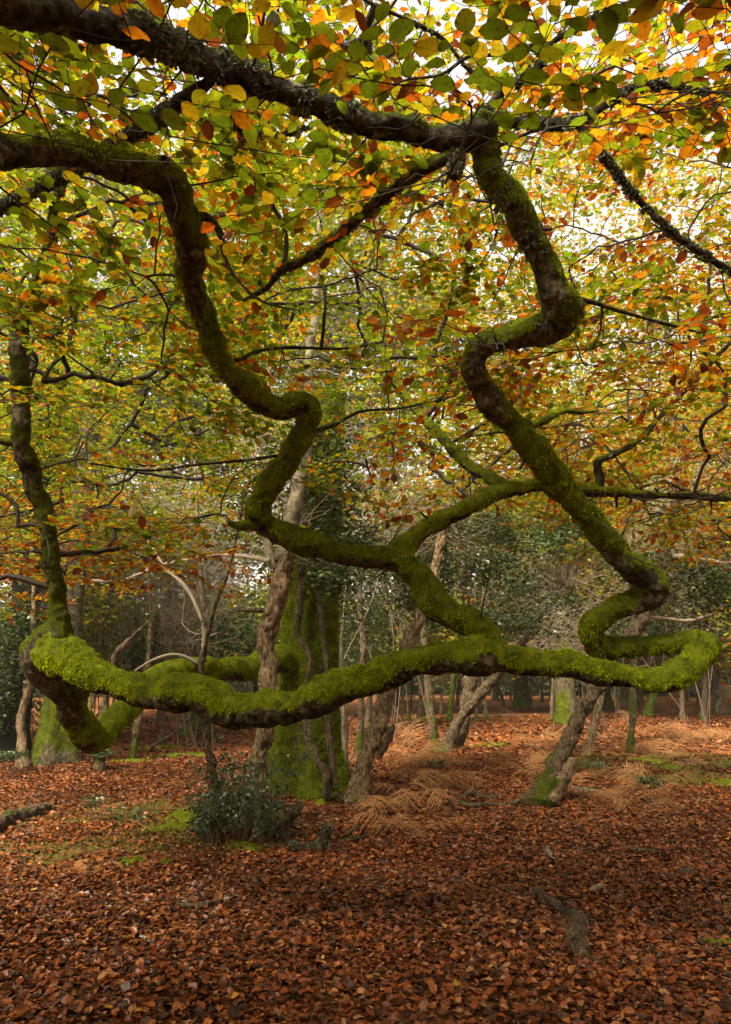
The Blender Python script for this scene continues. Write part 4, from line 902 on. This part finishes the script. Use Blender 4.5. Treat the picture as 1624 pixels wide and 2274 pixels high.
tb6, db6 = mossy('tall pale far trunk with yellow foliage at the clearing edge', 1490, 1542, 22, 18, 14, 19, mat=M_grey, fz=0, mossb=-.8, flare=(.3, .5))
tb7, db7 = mossy('slightly slimmer far trunk beside the tall pale one', 1520, 1540, 15, 12, 13, 20, mat=M_stem, fz=0, mossb=-.6, flare=(.3, .5))
mossy('mossy stump-like trunk foot by the far bracken mound', 1395, 1560, 22, 15, 7, 21, fz=300, mossb=.6, flare=(.6, .4))
# foliage of those farther trees
crown(tdk, [(10, 1470, ddk-.5, 60, 60, .3, 1), (-20, 1560, ddk-.4, 60, 80, .3, 1), (40, 1390, ddk-.4, 60, 50, .3, .8)], 3500, 'holly', .06, seed=19, clump=.14)  # dark holly leaves added in front so the edge trunk looks deeply shaded
crown(tb1, [(150, 1180, 13, 260, 220, 1.8, 1), (60, 950, 12.5, 200, 160, 1.6, .8)], 22000, 1.6, .085, seed=20, clump=.3, twigs=M_tan, root=P(115, 1350, 12.3)[None])
crown(tb3, [(1300, 1150, 21, 220, 160, 2.5, 1), (1180, 960, 20, 240, 170, 2.5, 1)], 16000, 2.0, .14, seed=21, clump=.4, twigs=M_tan, root=P(1264, 1300, 20)[None])
crown(tb4, [(1120, 1330, 30, 200, 90, 3, 1), (1000, 1150, 30, 220, 160, 3, 1)], 16000, 3.4, .19, seed=22, clump=.5)
crown(tb5, [(1380, 1330, 28, 190, 110, 3, 1), (1450, 1100, 27, 220, 180, 3, 1)], 16000, 2.9, .19, seed=23, clump=.5)
crown(tb6, [(1520, 1340, 42, 150, 110, 4, 1), (1480, 1080, 42, 200, 180, 4, 1), (1600, 1250, 40, 120, 130, 4, .8)], 20000, 3.5, .26, seed=24, clump=.7)
crown(tb7, [(1570, 900, 42, 200, 180, 4, 1)], 8000, 2.6, .26, seed=25, clump=.7)

# ------------------------------------------------------------------ hollies and scrub farther back
def backholly(label, u, v, blobs, n, seed, kind='holly', size=.075, mat=M_stem, w=16, tw=M_tan, name='background_holly', cat='tree'):
    t, d = tt(name, label, cat, u, v)
    o, s = stem(t, [(u, v, w), (u+6, v-80, w*.9), (u-4, v-180, w*.75), (u+10, v-300, w*.5)], (d, d+.3), mat, ns=10, step=.1, seed=seed, foot=True)
    crown(t, [(b[0], b[1], d+b[5], b[2], b[3], b[4], b[6] if len(b) > 6 else 1) for b in blobs], n, kind, size, seed=seed, clump=.24, twigs=tw, root=s[len(s)//2:, :3])
    return t
backholly('dark evergreen holly behind the mossy beech with the root feet', 20, 1660, [(60, 1420, 120, 70, 1.0, 0), (150, 1330, 130, 90, 1.0, .5), (30, 1560, 60, 60, .6, .3, .5)], 11000, 201)
backholly('broad dark holly thicket behind the slim forked sapling', 300, 1640, [(300, 1460, 140, 60, 1.2, 0), (430, 1400, 130, 100, 1.2, .4), (260, 1330, 150, 80, 1.2, .8), (540, 1440, 90, 90, 1, .5)], 16000, 202)
backholly('dark holly filling the gap behind the beech trunk and leaning trunk', 815, 1622, [(800, 1420, 110, 80, 1.2, 0), (900, 1330, 130, 90, 1.3, .5), (760, 1300, 110, 110, 1.2, .3)], 13000, 203)
backholly('holly crown showing right of the steep leaning trunk', 1560, 1600, [(1540, 1420, 110, 70, 1.3, 0), (1450, 1380, 110, 70, 1.3, .4), (1600, 1330, 90, 90, 1.3, .2)], 13000, 204)
backholly('dim holly between the far thin trunks', 1100, 1556, [(1100, 1500, 110, 38, 2.5, 0), (1230, 1490, 120, 38, 2.5, 1), (960, 1490, 110, 42, 2.5, 1)], 8000, 205, size=.13)
backholly('low blue-green holly in the clearing haze', 880, 1560, [(885, 1520, 60, 30, 1.8, 0)], 4000, 206, size=.12)
# pale bare scrub
def scrub(label, u, v, cu, cv, ru, rv, rd, n, seed, mat=M_pale):
    t, d = tt('bare_shrub', label, 'shrub', u, v); r = np.random.default_rng(seed); tl = []
    b = np.array(t.location)
    for k in range(6):
        b = np.array(t.location) + r.normal(0, .28, 3)*np.array([1, 1, 0])
        e = P(cu + ru*.6*r.normal(), cv+rv*.4*r.normal(), d+rd*r.normal()*.5); tt_ = np.linspace(0, 1, 14)[:, None]
        ln = b + (e-b)*tt_ + r.normal(0, .25, 3)*np.sin(tt_*math.pi) + r.normal(0, .04, (14, 3))*tt_; tl.append((ln, .016, .006))
        src = [ln[5:]]
        for q in range(n//6):
            S_ = src[r.integers(len(src))]; p0 = S_[r.integers(len(S_))]
            e = P(np.clip(cu+ru*r.normal()*.75, cu-2*ru, cu+2*ru), cv+rv*r.normal()*.6, d+rd*r.normal()*.6); D = np.linalg.norm(e-p0); e = p0+(e-p0)*min(1, 1.5/D); D = min(D, 1.5)
            w_ = np.linspace(0, 1, 10)[:, None]; l2 = p0+(e-p0)*w_ + r.normal(0, .2*D, 3)*np.sin(w_*math.pi) + r.normal(0, .08*D, 3)*np.sin(w_*2*math.pi) + r.normal(0, .02, (10, 3))*w_
            if l2[:, 2].min() > 1.1:
                rr_ = .0045+.007*r.random()**2; tl.append((l2, rr_, .002)); 
                if len(src) < 40: src.append(l2)
    for l in [q for q in tl if len(q[0]) == 14]: add('stem', thin([l]).mesh('stem', M_tan), t)
    add('twigs', thin([q for q in tl if len(q[0]) != 14]).mesh('twigs', mat), t, kind='stuff')
scrub('tangle of pale bare twigs behind the slim forked sapling', 420, 1660, 420, 1180, 190, 200, .8, 1000, 301)
scrub('arching pale twigs above the far mossy beech', 180, 1650, 200, 1200, 180, 190, .8, 760, 302)
scrub('pale looping twigs beside the steep leaning trunk', 1330, 1640, 1290, 1400, 120, 100, .7, 300, 303, M_tan)
scrub('bare brown twig tangle above the leaning ochre trunk', 900, 1640, 900, 1120, 200, 170, .8, 420, 304, M_tan)
scrub('pale twigs arching in the crown behind the mossy trunk', 620, 1650, 640, 950, 200, 200, .8, 420, 305)
scrub('brown bare twigs in the right-hand wood', 1560, 1620, 1480, 1150, 160, 200, .9, 340, 306, M_tan)

# tall trees closing the view
FT = [(-60, 1640, 34, 1.5, 'tall yellow-green beech behind the dark edge trunk'), (170, 1612, 26, 1.3, 'tall green beech beyond the broad holly thicket'), (360, 1600, 22, 1.9, 'tall yellow-green beech above the sapling thicket'), (500, 1606, 24, 1.4, 'tall green beech just left of the mossy beech trunk'),
      (700, 1590, 26, 1.8, 'tall pale-trunked beech straight behind the mossy beech'), (860, 1590, 22, 2.1, 'tall yellowing beech behind the leaning ochre trunk'), (1040, 1584, 20, 2.7, 'tall golden beech behind the forked holly'), (1240, 1580, 22, 2.4, 'tall yellow beech behind the bulky mossy trunk'),
      (1420, 1580, 18, 3.0, 'tall orange beech at the clearing'), (1590, 1585, 22, 3.1, 'tall orange-yellow beech behind the far bracken mound'), (1720, 1600, 24, 2.6, 'tall yellow beech at the bracken edge')]
for k, (u, v, w, kd, lab) in enumerate(FT):
    t, d = tt('tall_beech', lab, 'tree', u, v); ln_ = rng.normal(0, 20)
    o, s = stem(t, [(u, v, w), (u+ln_*.3, v-200, w*.85), (u+ln_*.6, v-450, w*.7), (u+ln_, v-750, w*.5), (u+ln_*1.2, v-1000, w*.3)], (d, d+.5), M_grey if k % 2 else M_stem, ns=12, step=.2, seed=400+k, foot=True)
    hi = 1 if u < 950 else .18
    crown(t, [(u, 1400, d, 170, 90, 2.0, .6), (u, 1180, d, 190, 130, 2.2, 1), (u-60, 930, d+.5, 190, 160, 2.2, 1.2*hi), (u+60, 690, d+.5, 190, 170, 2.2, 1.0*hi), (u, 430, d, 190, 170, 2.2, .7*hi)], int(25000*(.75+.25*hi)), kd, .19*d/22, seed=420+k, clump=.45*d/22, twigs=M_tan, root=s[len(s)//3:, :3], twr=.010)
# young golden and olive growth under the tall trees
for k, (u, v, cv, kd, lab) in enumerate([(880, 1572, 1440, 3.2, 'low golden young beech behind the straight thin trunk'), (1015, 1566, 1430, 3.7, 'orange young beech behind the forked holly'), (1160, 1568, 1440, 3.5, 'golden young beech behind the broad mossy trunk'), (1300, 1566, 1420, 3.3, 'yellow young beech beyond the bulky mossy trunk'),
        (1440, 1562, 1430, 3.6, 'amber young beech beyond the stout mossy-footed trunk'), (1570, 1566, 1410, 3.2, 'yellow young beech above the far bracken mound'), (250, 1590, 1440, 1.3, 'olive young beech behind the hanging loop'), (420, 1588, 1450, 1.7, 'olive-yellow young beech behind the sapling'), (560, 1586, 1440, 1.4, 'green young beech left of the mossy trunk')]):
    t, d = tt('young_beech', lab, 'tree', u, v)
    o, s = stem(t, [(u, v, 7), (u+5, v-70, 6), (u-3, v-150, 5), (u+4, v-260, 3)], (d, d+.2), M_stem, ns=8, step=.15, seed=460+k, foot=True)
    crown(t, [(u, cv, d, 95, 55, 1.6, 1), (u+30, cv-90, d, 85, 60, 1.5, .8), (u-40, cv+40, d-.5, 70, 35, 1.4, .6)], 4200, kd, .0045*d, seed=470+k, clump=.013*d, twigs=M_tan, root=s[len(s)//3:, :3], twr=.007)
# far wood
def farwood():
    r = np.random.default_rng(5); N = 70000; a = r.uniform(-1.05, 1.05, N); d = r.uniform(44, 60, N)
    z = 11*r.random(N)**1.25; x, y = d*np.sin(a), d*np.cos(a)
    hgt = 6.5+3.5*vnoise(np.stack([a*14, 0*a, 0*a], 1), 4); k = z < hgt; x, y, z, N = x[k], y[k], z[k], int(k.sum())
    cls = np.clip(r.normal(2.2 + 1.2*vnoise(np.stack([x*.15, y*.15, z*.3], 1), 8), 1.3, N), 0, 6).astype(int)
    c = PAL[cls]*.8; low = z < 2.5; c[low] = np.array([.05, .06, .02])*(1+r.normal(0, .2, (int(low.sum()), 1)))  # lowest leaves coloured darker, painting in the darkness under the canopy
    b = r.random(N)*6.28
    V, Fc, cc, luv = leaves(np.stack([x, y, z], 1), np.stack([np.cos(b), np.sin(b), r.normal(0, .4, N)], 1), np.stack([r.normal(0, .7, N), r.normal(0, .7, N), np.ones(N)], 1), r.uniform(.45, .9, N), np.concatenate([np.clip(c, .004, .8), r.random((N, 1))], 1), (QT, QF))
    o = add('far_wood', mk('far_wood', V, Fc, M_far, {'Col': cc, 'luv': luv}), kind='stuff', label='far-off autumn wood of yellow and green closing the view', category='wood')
    tl = []
    for k in range(60):
        a = r.uniform(-.75, .75); d = r.uniform(38, 58); x, y = d*math.sin(a), d*math.cos(a); l = r.normal(0, .5)
        tl.append((np.array([[x, y, -.2], [x+l*.4, y, 3], [x+l, y, 7.5]]), .07+.09*r.random(), .04))
    add('far_trunks', thin(tl).mesh('far_trunks', M_stem), o, kind='stuff')
farwood()
def woodbehind():  # out-of-view belt of leaves added to block low sky light
    r = np.random.default_rng(6); N = 60000; a = r.uniform(R(75), R(285), N); d = r.uniform(15, 24, N); x, y = d*np.sin(a), d*np.cos(a); z = 8.0*r.random(N)
    cls = np.clip(r.normal(2.0, 1.6, N), 0, 6).astype(int); c = PAL[cls]*.8; b = r.random(N)*6.28
    V, Fc, cc, luv = leaves(np.stack([x, y, z], 1), np.stack([np.cos(b), np.sin(b), r.normal(0, .4, N)], 1), np.stack([r.normal(0, .7, N), r.normal(0, .7, N), np.ones(N)], 1), r.uniform(.25, .5, N), np.concatenate([np.clip(c, .004, .8), r.random((N, 1))], 1), (QT, QF))
    add('unseen_shade_wood', mk('unseen_shade_wood', V, Fc, M_far, {'Col': cc, 'luv': luv}), kind='stuff', label='autumn wood standing all round behind the photographer', category='wood')
woodbehind()

# ------------------------------------------------------------------ bracken
def frond_mesh(seed, L=.75, droop=.55):
    r = np.random.default_rng(seed); ac_v, ac_f, ac_c = [], [], []; n = 18
    t = np.linspace(0, 1, n); x = L*t*(1-.15*t); z = L*(.80*t - droop*1.15*t**2.1); y = .05*np.sin(t*3+r.random()*6)*t
    C = np.stack([x, y, z], 1); base = np.array([.45, .22, .082])*(1+r.normal(0, .22))
    V, Fc, _ = tube(C, np.linspace(.004, .001, n), 3, cap=False); nv = 0
    ac_v.append(V); ac_f.append(tris(Fc)); ac_c.append(np.tile(base*.7, (len(V), 1))); nv = len(V)
    T = nrm(np.gradient(C, axis=0))
    for i in range(4, n):
        pl = L*.42*math.sin(math.pi*(.12+.86*(1-t[i])**.8))**1.1*(.8+.3*r.random())+.012
        for sg in (-1, 1):
            sd = np.array([-T[i][1], T[i][0], 0])*sg; dr = nrm(sd + T[i]*.35 + np.array([0, 0, -.18+.18*r.normal()])); nrm_ = nrm(np.cross(dr, T[i])*sg + .2*r.normal(0, 1, 3))
            m = max(4, int(pl/.016)); s = np.linspace(0, 1, m); q = C[i] + dr*(s*pl)[:, None]; q[:, 2] -= .35*pl*s**2; q += r.normal(0, .002, q.shape)
            for k in range(m):
                hl = .025*(1-s[k]*.7)*(.7+.5*r.random()); wv = nrm(T[i] + .25*dr); e = .0062
                for s2 in (-1, 1):
                    p = q[k]; tip = p + wv*hl*s2 + dr*.006; tip[2] -= .006*r.random()
                    ac_v.append(np.array([p-dr*e, p+dr*e, tip])); ac_f.append(np.array([[nv, nv+1, nv+2]])); nv += 3
                    cc = base*(.6+.6*r.random()); ac_c.append(np.tile(cc, (3, 1)))
    V = np.concatenate(ac_v); c = np.concatenate(ac_c); c4 = np.concatenate([np.clip(c, .01, .8), np.full((len(c), 1), r.random())], 1)
    return mk('frond', V, np.concatenate(ac_f), M_fern, {'Col': c4, 'luv': np.zeros((len(V), 3))})
FR = [frond_mesh(700+k, .55+.4*random.random(), .42+.35*random.random()) for k in range(8)]
def bracken(u, v, label, group, nf=5, sc=1.0, spread=None, jx=0, wild=1.0):
    p, d = base_of(u, v); t = thing('bracken', label, 'fern', p, group)
    a0 = rng.random()*6.28
    for k in range(nf):
        o = bpy.data.objects.new('frond', FR[int(rng.integers(8))]); COL.objects.link(o); o.parent = t
        o.rotation_euler = (wild*rng.normal(0, .35), wild*rng.normal(.12, .3), a0 + k*6.283/nf + rng.normal(0, .5) if spread is None else spread + rng.normal(0, .6)); q = sc*(.7+.5*rng.random()); o.scale = (q, q, q*(1-wild*.45*rng.random()))
        o.location = (rng.normal(0, .08), rng.normal(0, .08), .03)
    return t
BL = [(850, 1800, 'drooping rust bracken clump right of the trunk foot', 7, .95), (905, 1855, 'arched bracken fronds lying low beside the lichened dead branch', 5, .8), (885, 1775, 'brown bracken clump behind the arched fronds', 7, .95), (1330, 1775, 'tan bracken plant beside the steep leaning trunk foot', 5, .75),
      (1440, 1795, 'large bracken fronds arching over a small dark holly seedling', 6, .9), (1530, 1640, 'pale tan bracken mound in the clearing beside the gnarled stem', 12, 1.25), (1460, 1765, 'reddish bracken behind the arching fronds', 5, .85), (1215, 1655, 'pale bracken clump before the bulky mossy trunk', 9, 1.1), (930, 1700, 'long low bracken frond clump below the forked holly', 8, 1.1)]
for u, v, lab, nf, sc in BL: bracken(u, v, lab, None, int(nf*1.25), sc*.85, wild=.35)
LMK = [(785, 1775, 'leaning ochre trunk'), (985, 1672, 'forked holly'), (1205, 1782, 'steep dark leaning trunk'), (1264, 1612, 'bulky bright mossy trunk'), (1400, 1672, 'gnarled grey stem'), (1438, 1592, 'stout mossy-footed trunk'), (1122, 1578, 'thin dark leaning trunk'),
       (930, 1614, 'straight thin trunk'), (1000, 1600, 'mossy thin upright trunk'), (1530, 1640, 'pale tan bracken mound'), (1600, 1700, 'clearing edge moss patch'), (1302, 1698, 'slim cork-barked stem'), (797, 1690, 'paired grey trunk')]
r_ = np.random.default_rng(12); k = 0
while k < 40:
    u = r_.uniform(760, 1680); v = 1562 + 190*r_.random()**1.2
    if v > np.interp(u, [760, 900, 1100, 1300, 1680], [1690, 1740, 1745, 1740, 1700]): continue
    if 1050 < u < 1400 and 1575 < v < 1625 and r_.random() < .7: continue
    pb = gp(u, v)[:2]; lm = min(LMK, key=lambda q: np.hypot(*(gp(q[0], q[1])[:2]-pb)))[2]
    bracken(u, v, 'dry brown bracken in the clearing by the ' + lm, 'bracken by the ' + lm, int(r_.integers(4, 7)), r_.uniform(.75, 1.15)); k += 1
for k in range(14):
    bracken(r_.uniform(230, 480), r_.uniform(1572, 1612), 'rusty bracken in the wood beyond the hanging loop', 'bracken beyond the loop', 5, 1.1)
for k in range(16):
    bracken(r_.uniform(1440, 1640), r_.uniform(1556, 1584), 'rust-red bracken heaped in the far mound', 'bracken of the far mound', 9, 1.7)

# ------------------------------------------------------------------ moss cushions, grass, dead wood, seedlings
def cushion(u, v, rx, ry, h, label, seed):
    p, d = base_of(u, v); n, m = 10, 26; V, Fc = [], []
    for i in range(n+1):
        for j in range(m):
            a = 2*math.pi*j/m; k = i/n; rr = k*(1+.28*math.sin(2*a+seed)+.16*math.sin(5*a+seed*2)); x, y = p[0]+rx*rr*math.cos(a), p[1]+ry*rr*math.sin(a)
            V.append((x, y, gz(x, y) + .75*h*(1-k*k) - .014*k + .012*math.sin(9*x+seed)*math.cos(11*y)*(1-k)))
    for i in range(n):
        for j in range(m): Fc.append((i*m+j, i*m+m+j, i*m+m+(j+1) % m, i*m+(j+1) % m))
    V = np.array(V); o = add('moss_cushion', mk('moss_cushion', V, Fc, M_limb, {'moss': np.ones(len(V))}, True), label=label, category='moss')
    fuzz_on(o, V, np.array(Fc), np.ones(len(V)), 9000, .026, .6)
for k, c in enumerate([(425, 1812, .30, .42, .05, 'bright moss strip left of the holly bush'), (400, 1842, .34, .30, .04, 'long bright moss strip reaching out from the holly bush'), (538, 1880, .22, .14, .05, 'green moss cushion under the holly bush'), (290, 1912, .16, .10, .03, 'small moss cushion lying in the open litter'),
                       (372, 1920, .10, .07, .02, 'tiny moss tuft beside the small open cushion'), (285, 1692, .5, .30, .06, 'moss patch near the slim flaking trunk foot'), (400, 1676, .55, .4, .05, 'moss patch on the slope behind the sapling'), (345, 1662, .6, .4, .05, 'moss patch beside the crooked brown stem'),
                       (1440, 1690, .5, .35, .05, 'yellow-green moss patch in front of the gnarled grey stem'), (1490, 1706, .5, .22, .04, 'flat moss streak beside the yellow-green patch'), (1600, 1738, .45, .25, .05, 'moss patch at the clearing edge'), (718, 1790, .12, .09, .03, 'little moss tuft before the beech roots'), (1080, 1655, .5, .3, .04, 'moss patch by the forked holly foot')]):
    cushion(*c, k+1.3)
def grass():
    r = np.random.default_rng(9); N = 60000; x = r.uniform(-6.5, 8.5, N); y = r.uniform(3.8, 15, N)
    m = mossmask(x, y)*(.55+.6*vnoise(np.stack([x*1.3, y*1.3, 0*x], 1), 21)); k = r.random(N) < np.clip(m*1.3-.25, 0, 1); x, y = x[k], y[k]; N = len(x)
    p = np.stack([x, y, ground(x, y)], 1); a = r.random(N)*6.28; L = r.uniform(.02, .07, N); w = .0022+.001*r.random(N)
    s = np.stack([np.cos(a), np.sin(a), 0*a], 1); tip = p + np.stack([r.normal(0, .5, N), r.normal(0, .5, N), np.ones(N)], 1)*L[:, None]
    V = np.stack([p-s*w[:, None], p+s*w[:, None], tip], 1).reshape(-1, 3)
    t = r.random((N, 1)); c = np.array([.07, .085, .015])*(1-t)+np.array([.20, .19, .05])*t
    add('grass', mk('grass', V, np.arange(3*N).reshape(-1, 3), M_grass, {'Col': np.repeat(np.concatenate([c, np.ones((N, 1))], 1), 3, 0)}), kind='stuff', label='short thin grass growing through the leaf litter', category='grass')
grass()
def lying(name, label, pts, mat, cat='branch', ns=16, moss=-.6, lift=.3, seed=0, step=.02, amp=.007, knob=.12, extra=(), fuzz=0):
    def s_of(ps):
        q = []; dl = None
        for u, v, w, *hh in ps:
            g = P(u, v, dl) if (hh and dl) else gp(u, v)
            wm = px2m(u, v, g[1], w); dl = float(g[1])
            if not hh: g = g + np.array([0, 0, wm*lift])
            q.append([*g, wm/2])
        q = np.array(q); L = np.linalg.norm(np.diff(q[:, :3], axis=0), axis=1).sum(); s = catmull(q, max(6, int(L/step))); s[:, 3] = np.maximum(s[:, 3], .002); return s
    s = s_of(pts); t = thing(name, label, cat, (s[0, 0], s[0, 1], gz(s[0, 0], s[0, 1])))
    o = limb('wood', s, ns, t, mat, moss=moss, amp=amp, pad=.006, seed=seed, knob=knob, strands=fuzz, strand_len=.012)
    for e in extra: limb('side_branch', s_of(e), 10, t, mat, moss=moss, amp=.004, pad=.004, seed=seed+3, knob=knob)
    return o, s
lying('fallen_log', 'bent broken log lying in the foreground leaf litter', [(1192, 1985, 24), (1205, 2004, 31), (1235, 2024, 34), (1262, 2038, 36), (1286, 2054, 42), (1280, 2074, 38), (1278, 2096, 37), (1290, 2120, 34), (1302, 2138, 24)], M_stem, 'log', 30, -.95, .12, 501, .012, .008, .07, extra=[[(1262, 2062, 10, .02), (1244, 2076, 10, .03), (1238, 2092, 11, .02), (1248, 2108, 10, 0)]])
lying('fallen_log', 'dark old log end lying at the grassy slope', [(-60, 1868, 44), (-20, 1850, 42), (30, 1828, 38), (70, 1815, 34), (102, 1806, 28)], M_dead, 'log', 28, -.6, .2, 502, .02, .012, .05)
o, s = lying('dead_branch', 'grey lichen-covered forked dead branch before the beech', [(640, 1874, 12), (664, 1890, 18), (690, 1888, 20), (710, 1880, 22, .02), (722, 1862, 22, .08), (726, 1842, 22, .14), (727, 1826, 16, .18)], M_stem, 'branch', 16, -.45, .3, 503, .015,
             extra=[[(732, 1850, 20, .10), (740, 1870, 18, .04), (744, 1888, 14, 0)], [(744, 1868, 10, .05), (790, 1862, 10, 0), (830, 1850, 9), (860, 1832, 8, .04)], [(752, 1866, 8, .04), (775, 1850, 10, .06), (800, 1828, 7, .08)]])
lichen(o, s, 500, 0, 1, .012)
lying('broken_stump', 'dark splintered stump leaning out of the litter by the holly bush', [(622, 1868, 30, -.05), (630, 1840, 34, .05), (642, 1815, 30, .14), (660, 1796, 18, .22), (676, 1784, 5, .27)], M_dead, 'stump', 16, -.35, .2, 504, .015, .012, .1, fuzz=6000)
lying('fallen_stick', 'dark curved stick lying in the shaded foreground', [(388, 2012, 9), (420, 2018, 12), (450, 2016, 13), (480, 2006, 11), (510, 1996, 11), (528, 1990, 8)], M_dead, 'stick', 12, -.7, .4, 505)
lying('fallen_stick', 'short dark stick above the curved one', [(530, 1960, 10), (552, 1956, 13), (566, 1962, 11), (578, 1970, 8)], M_dead, 'stick', 10, -.7, .4, 506)
lying('fallen_stick', 'small pale broken stick in the shaded foreground', [(306, 2078, 8), (320, 2088, 11), (336, 2098, 10), (356, 2106, 8)], M_pale, 'stick', 10, -.7, .4, 507)
lying('fallen_stick', 'flat yellowish split stick in the sunny right litter', [(1212, 1892, 8), (1228, 1906, 11), (1238, 1924, 9)], M_grey, 'stick', 10, -.8, .4, 508)
lying('fallen_branch', 'long thin dark branch in front of the forked holly', [(985, 1785, 7), (1030, 1772, 9), (1048, 1758, 9, .06), (1062, 1768, 9, .03), (1090, 1774, 9), (1120, 1770, 6)], M_dead, 'branch', 10, -.7, .4, 509)
lying('fallen_branch', 'thick dark broken branch below the long thin one', [(1020, 1788, 13), (1050, 1794, 12), (1090, 1792, 11), (1130, 1792, 11), (1152, 1784, 8)], M_dead, 'branch', 10, -.6, .4, 510)
lying('fallen_branch', 'pale crooked branch beside the steep leaning trunk foot', [(1272, 1754, 12), (1300, 1760, 12), (1330, 1764, 11), (1352, 1770, 10), (1368, 1780, 8)], M_grey, 'branch', 10, -.7, .4, 511)
lying('fallen_branch', 'dark flat piece of wood lying in the right litter', [(1378, 1886, 12), (1410, 1892, 16), (1440, 1896, 16), (1468, 1898, 10)], M_dead, 'branch', 10, -.7, .3, 512)
lying('wood_chunk', 'small grey chunk of wood near the bent log', [(1312, 1984, 14), (1325, 1980, 19), (1336, 1974, 14)], M_grey, 'wood', 12, -.8, .35, 513, .01)
lying('wood_chunk', 'small dark chunk of wood at the shaded right', [(1508, 1940, 12), (1525, 1942, 15), (1545, 1940, 12)], M_dead, 'wood', 12, -.8, .35, 514, .01)
lying('fallen_stick', 'mossy dark stick in the shaded right corner', [(1558, 2096, 14), (1590, 2102, 17), (1640, 2104, 15)], M_limb, 'stick', 12, -.1, .35, 515, fuzz=6000)
lying('fallen_stick', 'brown split stick half buried in the shaded corner', [(1440, 2242, 12), (1480, 2236, 16), (1515, 2246, 12), (1550, 2258, 9)], M_dead, 'stick', 10, -.7, .3, 516)
lying('fallen_stick', 'forked dark stick on the slope left of the holly bush', [(390, 1758, 7), (408, 1748, 8), (422, 1740, 7, .06), (440, 1734, 7, .10), (458, 1740, 5, .06)], M_dead, 'stick', 8, -.7, .4, 517)
lying('fallen_branch', 'fallen dark branch on the slope below the crooked stem', [(332, 1668, 8), (350, 1648, 7, .1), (380, 1632, 7, .3), (412, 1604, 6, .6), (425, 1580, 4, .8)], M_dead, 'branch', 8, -.7, .4, 518)
lying('fallen_branch', 'long dead branch lying across the far clearing', [(1020, 1600, 4), (1060, 1596, 6), (1110, 1592, 6), (1150, 1588, 5)], M_dead, 'branch', 8, -.7, .4, 519)
for k in range(26):
    u, v = r_.uniform(60, 1580), 1830+420*r_.random(); a = r_.random()*3.14; L = 22+46*r_.random()
    lying('fallen_twig', 'thin dark twig lying among the fallen leaves', [(u, v, 3.2), (u+L*.5*math.cos(a), v+L*.25*math.sin(a)+3*r_.normal(), 3.6), (u+L*math.cos(a), v+L*.5*math.sin(a), 2.2)], M_dead if k % 3 else M_tan, 'twig', 6, -.8, 1.6, 530+k, .03, .001, .05)
    o_ = [o for o in bpy.data.objects if o.name.startswith('fallen_twig')][-1]; o_['group'] = 'twigs in the litter'
for k, (u, v, us, vs, n, lab) in enumerate([(205, 1828, 20, 14, 130, 'straggly holly seedling on the grassy slope'), (1440, 1790, 26, 16, 260, 'small dark holly seedling under arching bracken'), (950, 1722, 40, 12, 260, 'low holly seedling beside the long bracken clump'), (225, 1708, 22, 22, 500, 'leafy sprout round the pale stem foot'),
                                            (20, 1718, 34, 22, 700, 'low dark holly clump by the edge trunk'), (1310, 1735, 30, 18, 260, 'holly sprouts behind the steep leaning trunk foot'), (300, 1858, 36, 8, 120, 'broken holly twig lying on the litter'), (762, 1738, 28, 22, 420, 'green sprouts between the beech and leaning trunk')]):
    t, d = tt('holly_seedling', lab, 'seedling', u, v)
    crown(t, [(u, v-vs, d, us, vs, .15, 1)], n, 'holly', .036, seed=600+k, clump=.05, twigs=M_tan, root=np.array(t.location), twr=.003)

def debris():                                    # crumbs of twig and husk through the litter
    r = np.random.default_rng(77); N = 2600; y = np.sqrt(r.random(N)*(9**2-2.7**2)+2.7**2); x = (r.random(N)-.5)*(y*1.1+.6); a = r.random(N)*3.14; L = .02+.10*r.random(N)**2; w = .0012+.0022*r.random(N)
    p = np.stack([x, y, ground(x, y)+.012+.014*r.random(N)], 1); d = np.stack([np.cos(a), np.sin(a), r.normal(0, .1, N)], 1)*L[:, None]; sd_ = np.stack([-np.sin(a), np.cos(a), 0*a], 1)*w[:, None]; up = np.array([0, 0, 1.0])*w[:, None]*1.6
    V = np.stack([p-sd_, p+sd_, p+up, p+d-sd_*.6, p+d+sd_*.6, p+d+up*.6], 1).reshape(-1, 3)
    Fq = np.array([[0, 1, 4, 3], [1, 2, 5, 4], [2, 0, 3, 5]]); add('litter_twigs', mk('litter_twigs', V, (np.arange(N)[:, None, None]*6+Fq[None]).reshape(-1, 4), M_tan), kind='stuff', label='crumbled bits of brown twig strewn through the leaf litter', category='twigs')
debris()

# ------------------------------------------------------------------ air of the wood
hz_m, t = newmat('haze'); pv = N_(t, 'ShaderNodeVolumePrincipled'); pv.inputs['Color'].default_value = (.95, .90, .78, 1); pv.inputs['Density'].default_value = .0011; pv.inputs['Anisotropy'].default_value = .2
ho = N_(t, 'ShaderNodeOutputMaterial'); t.links.new(pv.outputs[0], ho.inputs['Volume'])
zt = max((o.matrix_basis @ Vector(c)).z for o in bpy.data.objects if o.type == 'MESH' and o.parent is None for c in o.bound_box); zt = max(zt, 26.0)+1
bx = np.array([[x, y, z] for x in (-95, 95) for y in (-65, 115) for z in (-1.5, zt)], float)
add('haze', mk('haze', bx, [[0, 1, 3, 2], [4, 6, 7, 5], [0, 4, 5, 1], [2, 3, 7, 6], [0, 2, 6, 4], [1, 5, 7, 3]], hz_m), kind='stuff', label='thin pale autumn haze hanging through the wood', category='haze')
